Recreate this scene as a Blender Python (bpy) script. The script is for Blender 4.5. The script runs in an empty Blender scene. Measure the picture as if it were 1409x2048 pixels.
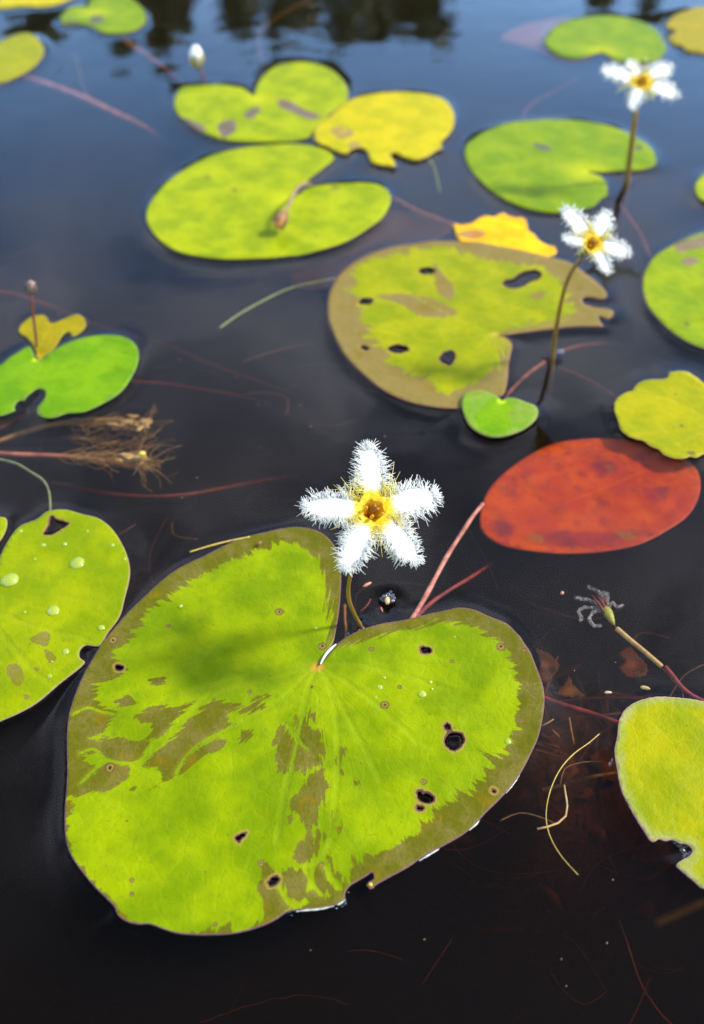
import bpy, math, random
import numpy as np
from mathutils import Vector
from mathutils.geometry import delaunay_2d_cdt
random.seed(7); rng = np.random.default_rng(7)
R = math.radians
scn = bpy.context.scene
# ------------------------------------------------------------------ camera
CAM_H, PITCH, FPX = 0.20, R(44.0), 1750.0
cam = bpy.data.cameras.new('camera'); camo = bpy.data.objects.new('camera', cam)
scn.collection.objects.link(camo); scn.camera = camo
camo.location = (0, 0, CAM_H); camo.rotation_euler = (math.pi/2-PITCH, 0, 0)
cam.sensor_fit = 'VERTICAL'; cam.sensor_height = 36; cam.lens = 36*FPX/2048
cam.clip_start = 0.005; cam.clip_end = 400
cam.dof.use_dof = True; cam.dof.focus_distance = 0.232; cam.dof.aperture_fstop = 9.8
# ------------------------------------------------------------------ light
SUN_EL, SUN_AZ = R(43), R(14)          # azimuth measured from +x towards +y
VEIL_LO, VEIL_HI = .06, .95
w = bpy.data.worlds.new('World'); scn.world = w; w.use_nodes = True
nt = w.node_tree; nt.nodes.clear()
sky = nt.nodes.new('ShaderNodeTexSky'); sky.sky_type = 'NISHITA'; sky.sun_disc = False
sky.sun_elevation = SUN_EL; sky.sun_rotation = math.pi/2-SUN_AZ
sky.dust_density = 0.15; sky.air_density = 1.0; sky.ozone_density = 3.0
bg = nt.nodes.new('ShaderNodeBackground'); bg.inputs[1].default_value = 0.15
wo = nt.nodes.new('ShaderNodeOutputWorld')
geo = nt.nodes.new('ShaderNodeTexCoord')
cn = nt.nodes.new('ShaderNodeTexNoise'); cn.inputs['Scale'].default_value = 5.0; cn.inputs['Detail'].default_value = 4; cn.inputs['Distortion'].default_value = .5
cr = nt.nodes.new('ShaderNodeMapRange'); cr.inputs[1].default_value = .36; cr.inputs[2].default_value = .72; cr.inputs[3].default_value = .12; cr.inputs[4].default_value = .95
mx = nt.nodes.new('ShaderNodeMix'); mx.data_type = 'RGBA'
mx.inputs['B'].default_value = (14.5, 15.0, 17.5, 1)
tint = nt.nodes.new('ShaderNodeMix'); tint.data_type = 'RGBA'; tint.blend_type = 'MULTIPLY'; tint.inputs[0].default_value = 1
tint.inputs['B'].default_value = (1.20, 1.45, 1.72, 1)
sp = nt.nodes.new('ShaderNodeSeparateXYZ'); nt.links.new(geo.outputs['Generated'], sp.inputs[0])
def wss(v, lo, hi, a=0.0, b=1.0):
    x = nt.nodes.new('ShaderNodeMapRange'); x.interpolation_type = 'SMOOTHSTEP'; nt.links.new(v, x.inputs[0]); x.inputs[1].default_value = lo; x.inputs[2].default_value = hi; x.inputs[3].default_value = a; x.inputs[4].default_value = b; return x.outputs[0]
def wmul(a, b, op='MULTIPLY'):
    x = nt.nodes.new('ShaderNodeMath'); x.operation = op; nt.links.new(a, x.inputs[0]); nt.links.new(b, x.inputs[1]); return x.outputs[0]
band = wmul(wss(sp.outputs[2], .28, .62, VEIL_LO, VEIL_HI), wss(sp.outputs[2], .70, .92, 1, .02))   # a bank of thin cloud, open blue towards the zenith
nt.links.new(geo.outputs['Generated'], cn.inputs['Vector']); nt.links.new(cn.outputs[0], cr.inputs[0])
tc = nt.nodes.new('ShaderNodeMix'); tc.data_type = 'RGBA'; nt.links.new(wss(sp.outputs[2], .36, .84), tc.inputs[0])
tc.inputs['A'].default_value = (1.46, 1.76, 2.02, 1); tc.inputs['B'].default_value = (.75, .68, .58, 1); nt.links.new(tc.outputs['Result'], tint.inputs['B'])
nt.links.new(sky.outputs[0], tint.inputs['A']); nt.links.new(tint.outputs['Result'], mx.inputs['A'])
nt.links.new(wmul(band, cr.outputs[0]), mx.inputs[0]); nt.links.new(mx.outputs['Result'], bg.inputs[0]); nt.links.new(bg.outputs[0], wo.inputs[0])
sl = bpy.data.lights.new('sun', 'SUN'); sl.energy = 4.0; sl.angle = R(7.0); sl.color = (1, .96, .88)
so = bpy.data.objects.new('sun', sl); scn.collection.objects.link(so)
sdir = Vector((math.cos(SUN_EL)*math.cos(SUN_AZ), math.cos(SUN_EL)*math.sin(SUN_AZ), math.sin(SUN_EL)))
so.rotation_euler = sdir.to_track_quat('Z', 'Y').to_euler(); so.location = sdir*5
scn.view_settings.view_transform = 'Standard'; scn.view_settings.look = 'None'
scn.view_settings.exposure = 0.5; scn.view_settings.gamma = 1.0
scn.cycles.transparent_max_bounces = 24; scn.cycles.volume_bounces = 0; scn.cycles.max_bounces = 8
scn.cycles.use_denoising = True
# ------------------------------------------------------------------ helpers
def srgb(r, g, b, k=1.0):
    f = lambda c: (c/255/12.92 if c/255 <= .04045 else ((c/255+.055)/1.055)**2.4)
    return (f(r)*k, f(g)*k, f(b)*k, 1)
def ray(px, py):
    a = (px-704.5); b = (1024-py); c, s = math.cos(PITCH), math.sin(PITCH)
    return (a, FPX*c+b*s, -FPX*s+b*c)
def at(px, py, z=0.0):                      # the point of the horizontal plane z seen there
    d = ray(px, py); t = (z-CAM_H)/d[2]
    return Vector((d[0]*t, d[1]*t, z))
def aty(px, py, Y):                         # the point of the upright plane y = Y
    d = ray(px, py); t = Y/d[1]
    return Vector((d[0]*t, Y, CAM_H+d[2]*t))
def atplane(px, py, P, n):
    d = Vector(ray(px, py)); o = Vector((0, 0, CAM_H)); t = (P-o).dot(n)/d.dot(n)
    return o+d*t
def Z(s, ox, oy, pts): return [(ox+x*s, oy+y*s) for x, y in pts]
def tag(o, label=None, cat=None, group=None, kind=None):
    if label: o['label'] = label
    if cat: o['category'] = cat
    if group: o['group'] = group
    if kind: o['kind'] = kind
    return o
def mesh_obj(name, verts, faces, mat, parent=None, smooth=True, origin=None):
    V = np.asarray(verts, dtype=float)
    if parent is not None and origin is None: origin = parent['_o']
    if origin is None: origin = V.mean(0)
    origin = np.asarray(origin, float)
    me = bpy.data.meshes.new(name); me.from_pydata((V-origin).tolist(), [], [tuple(int(i) for i in f) for f in faces])
    if smooth: me.polygons.foreach_set('use_smooth', [True]*len(me.polygons))
    me.materials.append(mat); me.update()
    o = bpy.data.objects.new(name, me); scn.collection.objects.link(o)
    if parent is not None: o.parent = parent; o.location = Vector(origin)-Vector(parent['_o'])
    else: o.location = origin
    return o
def empty(name, loc):
    o = bpy.data.objects.new(name, None); scn.collection.objects.link(o); o.location = loc
    o.empty_display_size = .01; o['_o'] = [float(v) for v in loc]; return o
def catmull(P, closed=True, step=3.0):
    P = [np.array(p, float) for p in P]; n = len(P); out = []
    rngk = range(n if closed else n-1)
    for i in rngk:
        if closed: p0, p1, p2, p3 = P[i-1], P[i], P[(i+1) % n], P[(i+2) % n]
        else: p0, p1, p2, p3 = P[max(i-1, 0)], P[i], P[i+1], P[min(i+2, n-1)]
        m = max(1, int(np.linalg.norm(p2-p1)/step))
        a = lambda u, v: max(np.linalg.norm(u-v)**.5, 1e-6)     # centripetal
        t0 = 0; t1 = t0+a(p1, p0); t2 = t1+a(p2, p1); t3 = t2+a(p3, p2)
        if np.allclose(p0, p1): t1 = t0+1e-3*(t2-t1+1); p0 = p1-(p2-p1)*1e-3
        for k in range(m):
            t = t1+(t2-t1)*k/m
            A1 = (t1-t)/(t1-t0)*p0+(t-t0)/(t1-t0)*p1; A2 = (t2-t)/(t2-t1)*p1+(t-t1)/(t2-t1)*p2
            A3 = (t3-t)/max(t3-t2, 1e-6)*p2+(t-t2)/max(t3-t2, 1e-6)*p3
            B1 = (t2-t)/(t2-t0)*A1+(t-t0)/(t2-t0)*A2; B2 = (t3-t)/max(t3-t1, 1e-6)*A2+(t-t1)/max(t3-t1, 1e-6)*A3
            out.append((t2-t)/(t2-t1)*B1+(t-t1)/(t2-t1)*B2)
    if not closed: out.append(P[-1])
    return np.array(out)
def inside(P, poly):
    x, y = P[:, 0], P[:, 1]; res = np.zeros(len(P), bool); n = len(poly)
    for i in range(n):
        x1, y1 = poly[i]; x2, y2 = poly[(i+1) % n]
        if y1 == y2: continue
        c = ((y1 > y) != (y2 > y)) & (x < (x2-x1)*(y-y1)/(y2-y1)+x1); res ^= c
    return res
def segdist(P, A, closed=True):
    A = np.asarray(A, float); B = np.roll(A, -1, 0) if closed else A[1:]
    if not closed: A = A[:-1]
    D = B-A; L = np.maximum((D**2).sum(1), 1e-18); out = np.empty(len(P))
    for s in range(0, len(P), 4000):
        Q = P[s:s+4000, None, :]-A[None]; t = np.clip((Q*D[None]).sum(2)/L, 0, 1)
        E = Q-t[..., None]*D[None]; out[s:s+4000] = np.sqrt((E**2).sum(2).min(1))
    return out
def ground(P, z=0.0): return np.array([at(p[0], p[1], z)[:2] for p in P])
def sines(x, y, sc, seed):
    r = np.random.default_rng(seed); v = 0
    for k in range(6):
        a = r.uniform(0, 6.28); f = sc*r.uniform(.5, 1.6); v = v+np.sin((x*math.cos(a)+y*math.sin(a))*f+r.uniform(0, 6.28))
    return v/6
# ------------------------------------------------------------------ node helpers
class NT:
    def __init__(s, name):
        s.m = bpy.data.materials.new(name); s.m.use_nodes = True; s.t = s.m.node_tree; s.t.nodes.clear()
        s.out = s.t.nodes.new('ShaderNodeOutputMaterial')
    def n(s, typ, **kw):
        x = s.t.nodes.new(typ)
        for k, v in kw.items(): setattr(x, k, v)
        return x
    def set(s, sock, v):
        if hasattr(v, 'node'): s.t.links.new(v, sock)
        else: sock.default_value = v
    def attr(s, name, vec=False):
        a = s.n('ShaderNodeAttribute', attribute_name=name); return a.outputs['Vector'] if vec else a.outputs['Fac']
    def math(s, op, a, b=0.0, c=None):
        x = s.n('ShaderNodeMath', operation=op); s.set(x.inputs[0], a); s.set(x.inputs[1], b)
        if c is not None: s.set(x.inputs[2], c)
        return x.outputs[0]
    def mix(s, f, a, b, mode='MIX'):
        x = s.n('ShaderNodeMix', data_type='RGBA', blend_type=mode); s.set(x.inputs[0], f); s.set(x.inputs['A'], a); s.set(x.inputs['B'], b); return x.outputs['Result']
    def ss(s, v, lo, hi, a=0.0, b=1.0):
        x = s.n('ShaderNodeMapRange', interpolation_type='SMOOTHSTEP'); s.set(x.inputs[0], v); x.inputs[1].default_value = lo; x.inputs[2].default_value = hi
        x.inputs[3].default_value = a; x.inputs[4].default_value = b; return x.outputs[0]
    def noise(s, vec, scale, detail=3.0, rough=.5, dist=0.0):
        x = s.n('ShaderNodeTexNoise'); s.set(x.inputs['Vector'], vec); x.inputs['Scale'].default_value = scale
        x.inputs['Detail'].default_value = detail; x.inputs['Roughness'].default_value = rough; x.inputs['Distortion'].default_value = dist
        return x.outputs[0]
    def obj(s): return s.n('ShaderNodeTexCoord').outputs['Object']
    def bump(s, h, strength=.3, dist=.0005):
        x = s.n('ShaderNodeBump'); s.set(x.inputs['Height'], h); x.inputs['Strength'].default_value = strength; x.inputs['Distance'].default_value = dist
        return x.outputs[0]
    def princ(s, color, rough=.5, normal=None, **kw):
        p = s.n('ShaderNodeBsdfPrincipled'); s.set(p.inputs['Base Color'], color); s.set(p.inputs['Roughness'], rough)
        if normal is not None: s.set(p.inputs['Normal'], normal)
        for k, v in kw.items(): s.set(p.inputs[k], v)
        s.t.links.new(p.outputs[0], s.out.inputs[0]); return p
def simple_mat(name, c1, c2, scale=300, rough=.5, bump=.3, stretch=None, spec=.5):
    N = NT(name); co = N.obj()
    if stretch:
        mp = N.n('ShaderNodeMapping'); mp.inputs['Scale'].default_value = stretch; N.set(mp.inputs[0], co); co = mp.outputs[0]
    a = N.noise(co, scale, 4, .6); f = N.ss(a, .35, .65)
    N.princ(N.mix(f, c1, c2), rough, N.bump(a, bump, .0004), **{'Specular IOR Level': spec}); return N.m
# ------------------------------------------------------------------ leaf material
GK = (.67, .585, .0)
def leaf_mat(name, g1, g2, b1, b2, ctr, rim, fringe=3.0, fK=11.0, blot_amp=1.2, rough=.40, mott=0.0, streak=.5, rimw=.35, spec=.05, bsc=420, soft=.12, glow=0.0, feather=0.0):
    g1 = (g1[0]*GK[0], g1[1]*GK[1], g1[2]*GK[2], 1); g2 = (g2[0]*GK[0], g2[1]*GK[1], g2[2]*GK[2], 1); b1 = (b1[0]*.8, b1[1]*.72, b1[2]*.8, 1); b2 = (b2[0]*.8, b2[1]*.72, b2[2]*.8, 1)
    N = NT(name); co = N.obj(); pol = N.attr('pol', True)
    big = N.noise(co, 55, 3, .55); mid = N.noise(co, 260, 4, .6); fine = N.noise(co, 1600, 3, .6)
    green = N.mix(N.ss(big, .36, .64), (g1[0]*.94, g1[1]*.97, g1[2], 1), (g2[0]*1.04, g2[1]*1.03, g2[2], 1))
    mp = N.n('ShaderNodeMapping'); mp.inputs['Scale'].default_value = (1, 1, .11); N.set(mp.inputs[0], pol)
    if glow: green = N.mix(N.math('MULTIPLY', N.ss(N.math('ADD', N.attr('prad'), N.math('MULTIPLY', N.math('SUBTRACT', big, .5), 10)), glow, 1.0), .7), green, srgb(196, 196, 0, .8))
    rad = N.noise(mp.outputs[0], fK, 5, .70)
    st = N.noise(mp.outputs[0], 5.0, 3, .55)
    green = N.mix(N.math('MULTIPLY', N.ss(st, .5, .72), .45*streak), green, (g2[0]*1.25, g2[1]*1.12, g2[2], 1))
    green = N.mix(N.math('MULTIPLY', N.ss(mid, .45, .7), .28), green, (g1[0]*.72, g1[1]*.82, g1[2], 1))
    brown = N.mix(N.ss(N.noise(co, 110, 4, .6), .42, .62), b1, b2)
    brown = N.mix(N.math('MULTIPLY', N.ss(fine, .35, .65), .35), brown, (b1[0]*.6, b1[1]*.65, b1[2]*.6, 1))
    zone = N.math('ADD', N.attr('zone'), N.math('MULTIPLY', N.math('MULTIPLY', N.math('SUBTRACT', rad, .5), fringe*3.2), N.ss(N.noise(co, 70, 2, .5), .36, .60, .35, 1.35)))
    gm = N.ss(zone, -soft, soft)
    blot = N.math('ADD', N.attr('blot'), N.math('MULTIPLY', N.math('SUBTRACT', N.noise(co, bsc, 6, .72), .5), blot_amp*2)); blot = N.math('ADD', blot, N.math('MULTIPLY', N.math('SUBTRACT', rad, .5), feather))
    if mott > 0:
        ex = N.math('SUBTRACT', N.noise(co, 150, 5, .65), .5+.16*(1-mott)); ex = N.math('MULTIPLY', ex, 12)
        blot = N.math('MAXIMUM', blot, ex)
    bm = N.ss(blot, -soft*.8, soft*.8)
    mask = N.math('MULTIPLY', gm, N.math('SUBTRACT', 1.0, bm))
    vm = N.ss(N.math('ADD', N.attr('vein'), N.math('MULTIPLY', N.math('SUBTRACT', mid, .5), .6)), .58, .22)
    mask = N.math('MAXIMUM', mask, N.math('MULTIPLY', vm, .9))
    amber = N.ss(N.noise(co, 85, 4, .6), .56, .66); brown = N.mix(N.math('MULTIPLY', amber, .55), brown, srgb(128, 104, 6, .8))
    vo = N.n('ShaderNodeTexVoronoi', feature='DISTANCE_TO_EDGE'); vo.inputs['Scale'].default_value = 210; N.set(vo.inputs['Vector'], co)
    net = N.ss(vo.outputs['Distance'], .0, .10, 1.0, .0)
    green = N.mix(N.math('MULTIPLY', net, .05), green, (g2[0]*1.35, g2[1]*1.25, .01, 1)); brown = N.mix(N.math('MULTIPLY', net, .10), brown, (b2[0]*1.3, b2[1]*1.35, b2[2], 1))
    col = N.mix(mask, brown, green)
    col = N.mix(N.math('MULTIPLY', N.ss(N.attr('vein'), 1.8, .0), .13), col, (g2[0]*1.2, g2[1]*1.15, g2[2]*2+.01, 1))
    col = N.mix(N.math('MULTIPLY', N.ss(N.noise(co, 900, 2, .5), .66, .74), .35), col, (g1[0]*.5, g1[1]*.55, .01, 1))
    # spots: dark core, tan ring, purple halo
    sp = N.math('ADD', N.attr('spot'), N.math('MULTIPLY', N.math('SUBTRACT', fine, .5), .7))
    col = N.mix(N.math('MULTIPLY', N.ss(sp, 1.25, .9), .85), col, srgb(96, 70, 45))
    col = N.mix(N.ss(sp, .78, .62), col, srgb(128, 110, 42))
    col = N.mix(N.ss(sp, .45, .3), col, srgb(50, 45, 22))
    hd = N.math('ADD', N.attr('hole'), N.math('MULTIPLY', N.math('SUBTRACT', mid, .5), 1.2))
    col = N.mix(N.math('MULTIPLY', N.ss(hd, 1.15, .7), .8), col, srgb(140, 118, 50))
    col = N.mix(N.ss(hd, .45, .25), col, srgb(84, 58, 48))
    # petiole scar and outer rim
    col = N.mix(N.math('MULTIPLY', N.ss(N.math('ADD', N.attr('prad'), N.math('MULTIPLY', N.math('SUBTRACT', mid, .5), 3)), 2.6, .6), .75), col, ctr)
    ed = N.math('ADD', N.attr('edge'), N.math('MULTIPLY', N.math('SUBTRACT', mid, .5), rimw*1.2))
    col = N.mix(N.math('MULTIPLY', N.ss(ed, rimw, rimw*.35), .9), col, rim)
    gr = N.math('MULTIPLY_ADD', N.noise(co, 5200, 2, .7), .30, .85)
    cc = N.n('ShaderNodeCombineColor'); [N.set(cc.inputs[i], gr) for i in range(3)]
    col = N.mix(1.0, col, cc.outputs[0], 'MULTIPLY')
    h = N.math('ADD', N.math('MULTIPLY', mid, 1.0), N.math('MULTIPLY', fine, .35)); h = N.math('ADD', h, N.math('MULTIPLY', net, -.10))
    h = N.math('ADD', h, N.math('MULTIPLY', N.ss(N.attr('vein'), 1.4, 0), -.5)); h = N.math('ADD', h, N.math('MULTIPLY', rad, .35))
    rg = N.math('MULTIPLY_ADD', mid, .3, rough-.12)
    N.princ(col, rg, N.bump(h, .6, .0007), **{'Specular IOR Level': spec}); return N.m

WATER_EDGES = []      # outlines in metres of everything that lifts the water's skin
def leaf(label, outline, petiole, mat, z=.0008, zone=None, inset=0.0, blots=(), veins=(), holes=(), spots=(), step=6.0, curl=.0, seed=1,
         sub=False, jit=.0, group=None, smooth=True, name='floating_leaf', cat='leaf', thick=.00045, und=.00045):
    ol = catmull(outline, True, step*.6)
    if jit: ol = ol+np.random.default_rng(seed).normal(0, jit, ol.shape)
    hl = [catmull(h, True, 2.2) for h in holes]; hl = [h+np.random.default_rng(seed+i).normal(0, .8, h.shape) for i, h in enumerate(hl)]
    mn, mxx = ol.min(0), ol.max(0)
    gx = np.arange(mn[0], mxx[0], step); gy = np.arange(mn[1], mxx[1], step*.85)
    G = np.array(np.meshgrid(gx, gy)).reshape(2, -1).T; G = G+np.random.default_rng(seed).uniform(-.25, .25, G.shape)*step
    G = G[inside(G, ol)]; G = G[segdist(G, ol) > step*.45]
    for h in hl:
        G = G[~inside(G, h)]; G = G[segdist(G, h) > step*.3]
    loops = [ol]+hl; pts = []; edges = []
    for L in loops:
        s0 = len(pts); pts += [tuple(p) for p in L]; edges += [(s0+i, s0+(i+1) % len(L)) for i in range(len(L))]
    pts += [tuple(p) for p in G]
    vo, eo, fo, _, _, _ = delaunay_2d_cdt([Vector(p) for p in pts], edges, [], 0, 1e-4)
    V2 = np.array([tuple(v) for v in vo]); F = np.array(fo)
    C = V2[F].mean(1); ok = inside(C, ol)
    for h in hl: ok &= ~inside(C, h)
    F = F[ok]
    used = np.unique(F); rm = -np.ones(len(V2), int); rm[used] = np.arange(len(used)); V2 = V2[used]; F = rm[F]
    W = ground(V2, z); OL = ground(ol, z); HL = [ground(h, z) for h in hl]
    P0 = np.array(at(petiole[0], petiole[1], z)[:2])
    edge = segdist(W, OL)*1000
    hole = np.full(len(W), 50.0)
    for h in HL: hole = np.minimum(hole, segdist(W, h)*1000)
    if zone is not None:
        ZL = ground(catmull(zone, True, 5), z); zd = segdist(W, ZL)*1000*np.where(inside(W, ZL), 1, -1)
    else: zd = edge-inset
    bl = np.full(len(W), -30.0)
    for b in blots:
        BL = ground(catmull(b, True, 5), z); bl = np.maximum(bl, segdist(W, BL)*1000*np.where(inside(W, BL), 1, -1))
    ve = np.full(len(W), 30.0)
    for v in veins:
        VL = ground(catmull(v, False, 8), z); ve = np.minimum(ve, segdist(W, VL, False)*1000)
    spt = np.full(len(W), 9.0)
    for s_ in spots:
        c = np.array(at(s_[0], s_[1], z)[:2]); c2 = np.array(at(s_[0]+s_[2], s_[1], z)[:2]); r_ = np.linalg.norm(c2-c)
        spt = np.minimum(spt, np.linalg.norm(W-c, axis=1)/r_)
    dv = W-P0; rad = np.linalg.norm(dv, axis=1); Rm = rad.max(); ux = dv/np.maximum(rad, 1e-6)[:, None]
    zz = z+thick+und*(.2+.8*np.clip(edge/9, 0, 1))*sines(W[:, 0], W[:, 1], 160, seed)+und*.6*sines(W[:, 0], W[:, 1], 420, seed+5)*np.clip(edge/4, 0, 1)
    zz = zz+curl*np.exp(-edge/2.2)*(.6+.8*sines(W[:, 0], W[:, 1], 230, seed+9)) - .0005*np.exp(-(rad*1000/4)**2)
    n = len(W); top = np.column_stack([W, zz]); bot = np.column_stack([W, zz-thick])
    e = np.sort(np.concatenate([F[:, [0, 1]], F[:, [1, 2]], F[:, [2, 0]]]), 1); dirs = np.concatenate([F[:, [0, 1]], F[:, [1, 2]], F[:, [2, 0]]])
    key = e[:, 0]*n+e[:, 1]; u, idx, cnt = np.unique(key, return_index=True, return_counts=True); B = dirs[idx[cnt == 1]]
    a0 = F[0]; ar = np.cross(W[a0[1]]-W[a0[0]], W[a0[2]]-W[a0[0]])
    if ar < 0: F = F[:, ::-1]; B = B[:, ::-1]
    faces = F.tolist()+(F[:, ::-1]+n).tolist()+[[b, a, a+n, b+n] for a, b in B.tolist()]
    o = mesh_obj(name, np.vstack([top, bot]), faces, mat, origin=(P0[0], P0[1], z))
    me = o.data
    for nm, arr in (('edge', edge), ('hole', hole), ('zone', zd), ('blot', bl), ('vein', ve), ('spot', spt), ('prad', rad*1000)):
        at_ = me.attributes.new(nm, 'FLOAT', 'POINT'); at_.data.foreach_set('value', np.concatenate([arr, arr]).astype(np.float32))
    pv = np.column_stack([ux, rad/.045]).astype(np.float32); at_ = me.attributes.new('pol', 'FLOAT_VECTOR', 'POINT'); at_.data.foreach_set('vector', np.vstack([pv, pv]).ravel())
    tag(o, label, cat, group); o['_o'] = [float(v) for v in o.location]
    if not sub and z < .0021: WATER_EDGES.append([OL, min(z, .0009)])
    if not sub and z < .0021:
        for h in HL: WATER_EDGES.append(('hole', h))
    return o
# ------------------------------------------------------------------ tubes and lumps
def tube_mesh(P, r, sides=8, taper=None, cap=True):
    P = np.asarray(P, float); n = len(P); V = []; F = []
    T = np.gradient(P, axis=0); T /= np.maximum(np.linalg.norm(T, axis=1), 1e-12)[:, None]
    ref = np.array([.13, .31, .94]); u = np.cross(T[0], ref); u /= np.linalg.norm(u)
    for i in range(n):
        u = u-T[i]*u.dot(T[i]); u /= max(np.linalg.norm(u), 1e-9); v = np.cross(T[i], u)
        ri = r if np.isscalar(r) else r[i]
        for k in range(sides):
            a = 2*math.pi*k/sides; V.append(P[i]+(u*math.cos(a)+v*math.sin(a))*ri)
    for i in range(n-1):
        for k in range(sides):
            a = i*sides+k; b = i*sides+(k+1) % sides; F.append((a, b, b+sides, a+sides))
    if cap: F.append(tuple(range(sides))[::-1]); F.append(tuple((n-1)*sides+k for k in range(sides)))
    return V, F
class MB:
    def __init__(s): s.V = []; s.F = []
    def add(s, V, F):
        k = len(s.V); s.V += [tuple(v) for v in V]; s.F += [tuple(i+k for i in f) for f in F]
    def tube(s, P, r, sides=6): s.add(*tube_mesh(P, r, sides))
    def build(s, name, mat, parent=None, smooth=True, origin=None): return mesh_obj(name, s.V, s.F, mat, parent, smooth, origin)
def smooth_path(P, step):
    return catmull([tuple(p) for p in P], False, step)
def blob(c, rx, ry, rz, seed=0, amp=.15, seg=14, rings=9, rot=None, half=False):
    V = []; F = []; r = random.Random(seed); ph = [r.uniform(0, 6.28) for _ in range(6)]
    lo = 0 if not half else 0
    for i in range(rings+1):
        th = math.pi*i/rings*(.5 if half else 1)
        for k in range(seg):
            a = 2*math.pi*k/seg; m = 1+amp*(math.sin(2*a+ph[0]+th)*.5+math.sin(3*a+ph[1])*.3+math.sin(5*a+th*3+ph[2])*.3)
            v = Vector((rx*math.sin(th)*math.cos(a)*m, ry*math.sin(th)*math.sin(a)*m, rz*math.cos(th)))
            if rot is not None: v = rot @ v
            V.append(v+Vector(c))
    for i in range(rings):
        for k in range(seg):
            a = i*seg+k; b = i*seg+(k+1) % seg; F.append((a, a+seg, b+seg, b))
    if half: F.append(tuple(rings*seg+k for k in range(seg)))
    return V, F
def stem(name, label, pts, r, mat, zs, cat='water stem', group=None, wob=.0, seed=3, sides=8, tip=.7):
    """pts: photo positions, zs: depth at every point"""
    if np.isscalar(zs): zs = [zs]*len(pts)
    if name.endswith('_runner') or name in ('rust_root',): zs = [z*1.5-.0015 if z < -.0012 else z for z in zs]; r = r*.85
    P = [at(p[0], p[1], z) for p, z in zip(pts, zs)]
    P = smooth_path(P, .0015 if r < .0006 else .002); n = len(P)
    if wob: P = P+np.column_stack([wob*sines(P[:, 0], P[:, 1], 900, seed+k) for k in range(3)])*np.array([1, 1, .3])
    rr = r*(1+.07*np.sin(np.arange(n)*.9+seed)+.16*sines(np.arange(n)*.01, np.zeros(n), 30, seed+int(abs(pts[0][0]))))*np.linspace(1, tip, n)
    V, F = tube_mesh(P, rr, sides); o = mesh_obj(name, V, F, mat); return tag(o, label, cat, group)
# ------------------------------------------------------------------ pond bed, bank
LUMPS = [(at(1230, 1330), .055, .085), (at(120, 930), .05, .075), (at(760, 1080), .045, .06), (at(1000, 1500), .04, .04), (at(1180, 760), .05, .07)]
def bed_z(x, y):
    z = -.135+.006*sines(x, y, 60, 3)+.004*sines(x, y, 190, 4)
    for c, s, h in LUMPS: z = z+h*np.exp(-((x-c[0])**2+(y-c[1])**2)/(s*s))
    z = z-np.clip(y-1.2, 0, 1.5)*.4*(y < 9.5)
    rise = np.clip((y-8.6)/2.0, 0, 1); z = np.where(y >= 8.6, (1-rise)*np.minimum(z, -.3)+rise*.25, z)
    return z
def lines(lo, hi, st, outer):
    m = np.arange(lo, hi+st*.5, st); o = np.array(outer); return np.unique(np.concatenate([o[o < lo-st], m, o[o > hi+st]]))
def grid_mesh(xs, ys, zf):
    X, Y = np.meshgrid(xs, ys); Zz = zf(X, Y); V = np.column_stack([X.ravel(), Y.ravel(), Zz.ravel()]); nx, ny = len(xs), len(ys)
    I = np.arange(nx*ny).reshape(ny, nx); F = np.stack([I[:-1, :-1], I[:-1, 1:], I[1:, 1:], I[1:, :-1]], -1).reshape(-1, 4); return V, F, I
def fast_mesh(name, V, F4, extra, mat):
    me = bpy.data.meshes.new(name); nf = len(F4); ex = [list(e) for e in extra]
    loops = np.concatenate([F4.ravel()]+[np.array(e) for e in ex]) if ex else F4.ravel()
    starts = np.concatenate([np.arange(nf)*4, nf*4+np.cumsum([0]+[len(e) for e in ex[:-1]])]) if ex else np.arange(nf)*4
    me.vertices.add(len(V)); me.vertices.foreach_set('co', V.astype(np.float32).ravel())
    me.loops.add(len(loops)); me.loops.foreach_set('vertex_index', loops.astype(np.int32))
    me.polygons.add(nf+len(ex)); me.polygons.foreach_set('loop_start', starts.astype(np.int32))
    sm = np.concatenate([np.ones(nf, bool), np.zeros(len(ex), bool)]); me.polygons.foreach_set('use_smooth', sm)
    me.update(calc_edges=True); me.validate(); me.materials.append(mat)
    o = bpy.data.objects.new(name, me); scn.collection.objects.link(o); return o
N = NT('pond_mud'); co = N.obj(); a = N.noise(co, 45, 6, .65); b = N.noise(co, 700, 4, .7)
c = N.mix(N.ss(a, .35, .65), srgb(92, 70, 40), srgb(150, 112, 66)); c = N.mix(N.ss(b, .45, .7), c, srgb(62, 50, 32))
N.princ(c, .9, N.bump(b, .6, .002)); mud = N.m
far = [-40, -25, -12, -6, -3, -1.5, -.9, .9, 1.5, 3, 6, 12, 25, 40]
fary = [-6, -3, -1, -.3, 1.2, 1.6, 2.2, 3, 4, 5, 6, 7, 8, 8.6, 9, 9.5, 10, 10.6, 12, 16, 24, 40]
V, F, I = grid_mesh(lines(-.4, .4, .006, far), lines(-.1, .95, .006, fary), bed_z)
bed = fast_mesh('pond_bed', V, F, [], mud); tag(bed, kind='structure')
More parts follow.
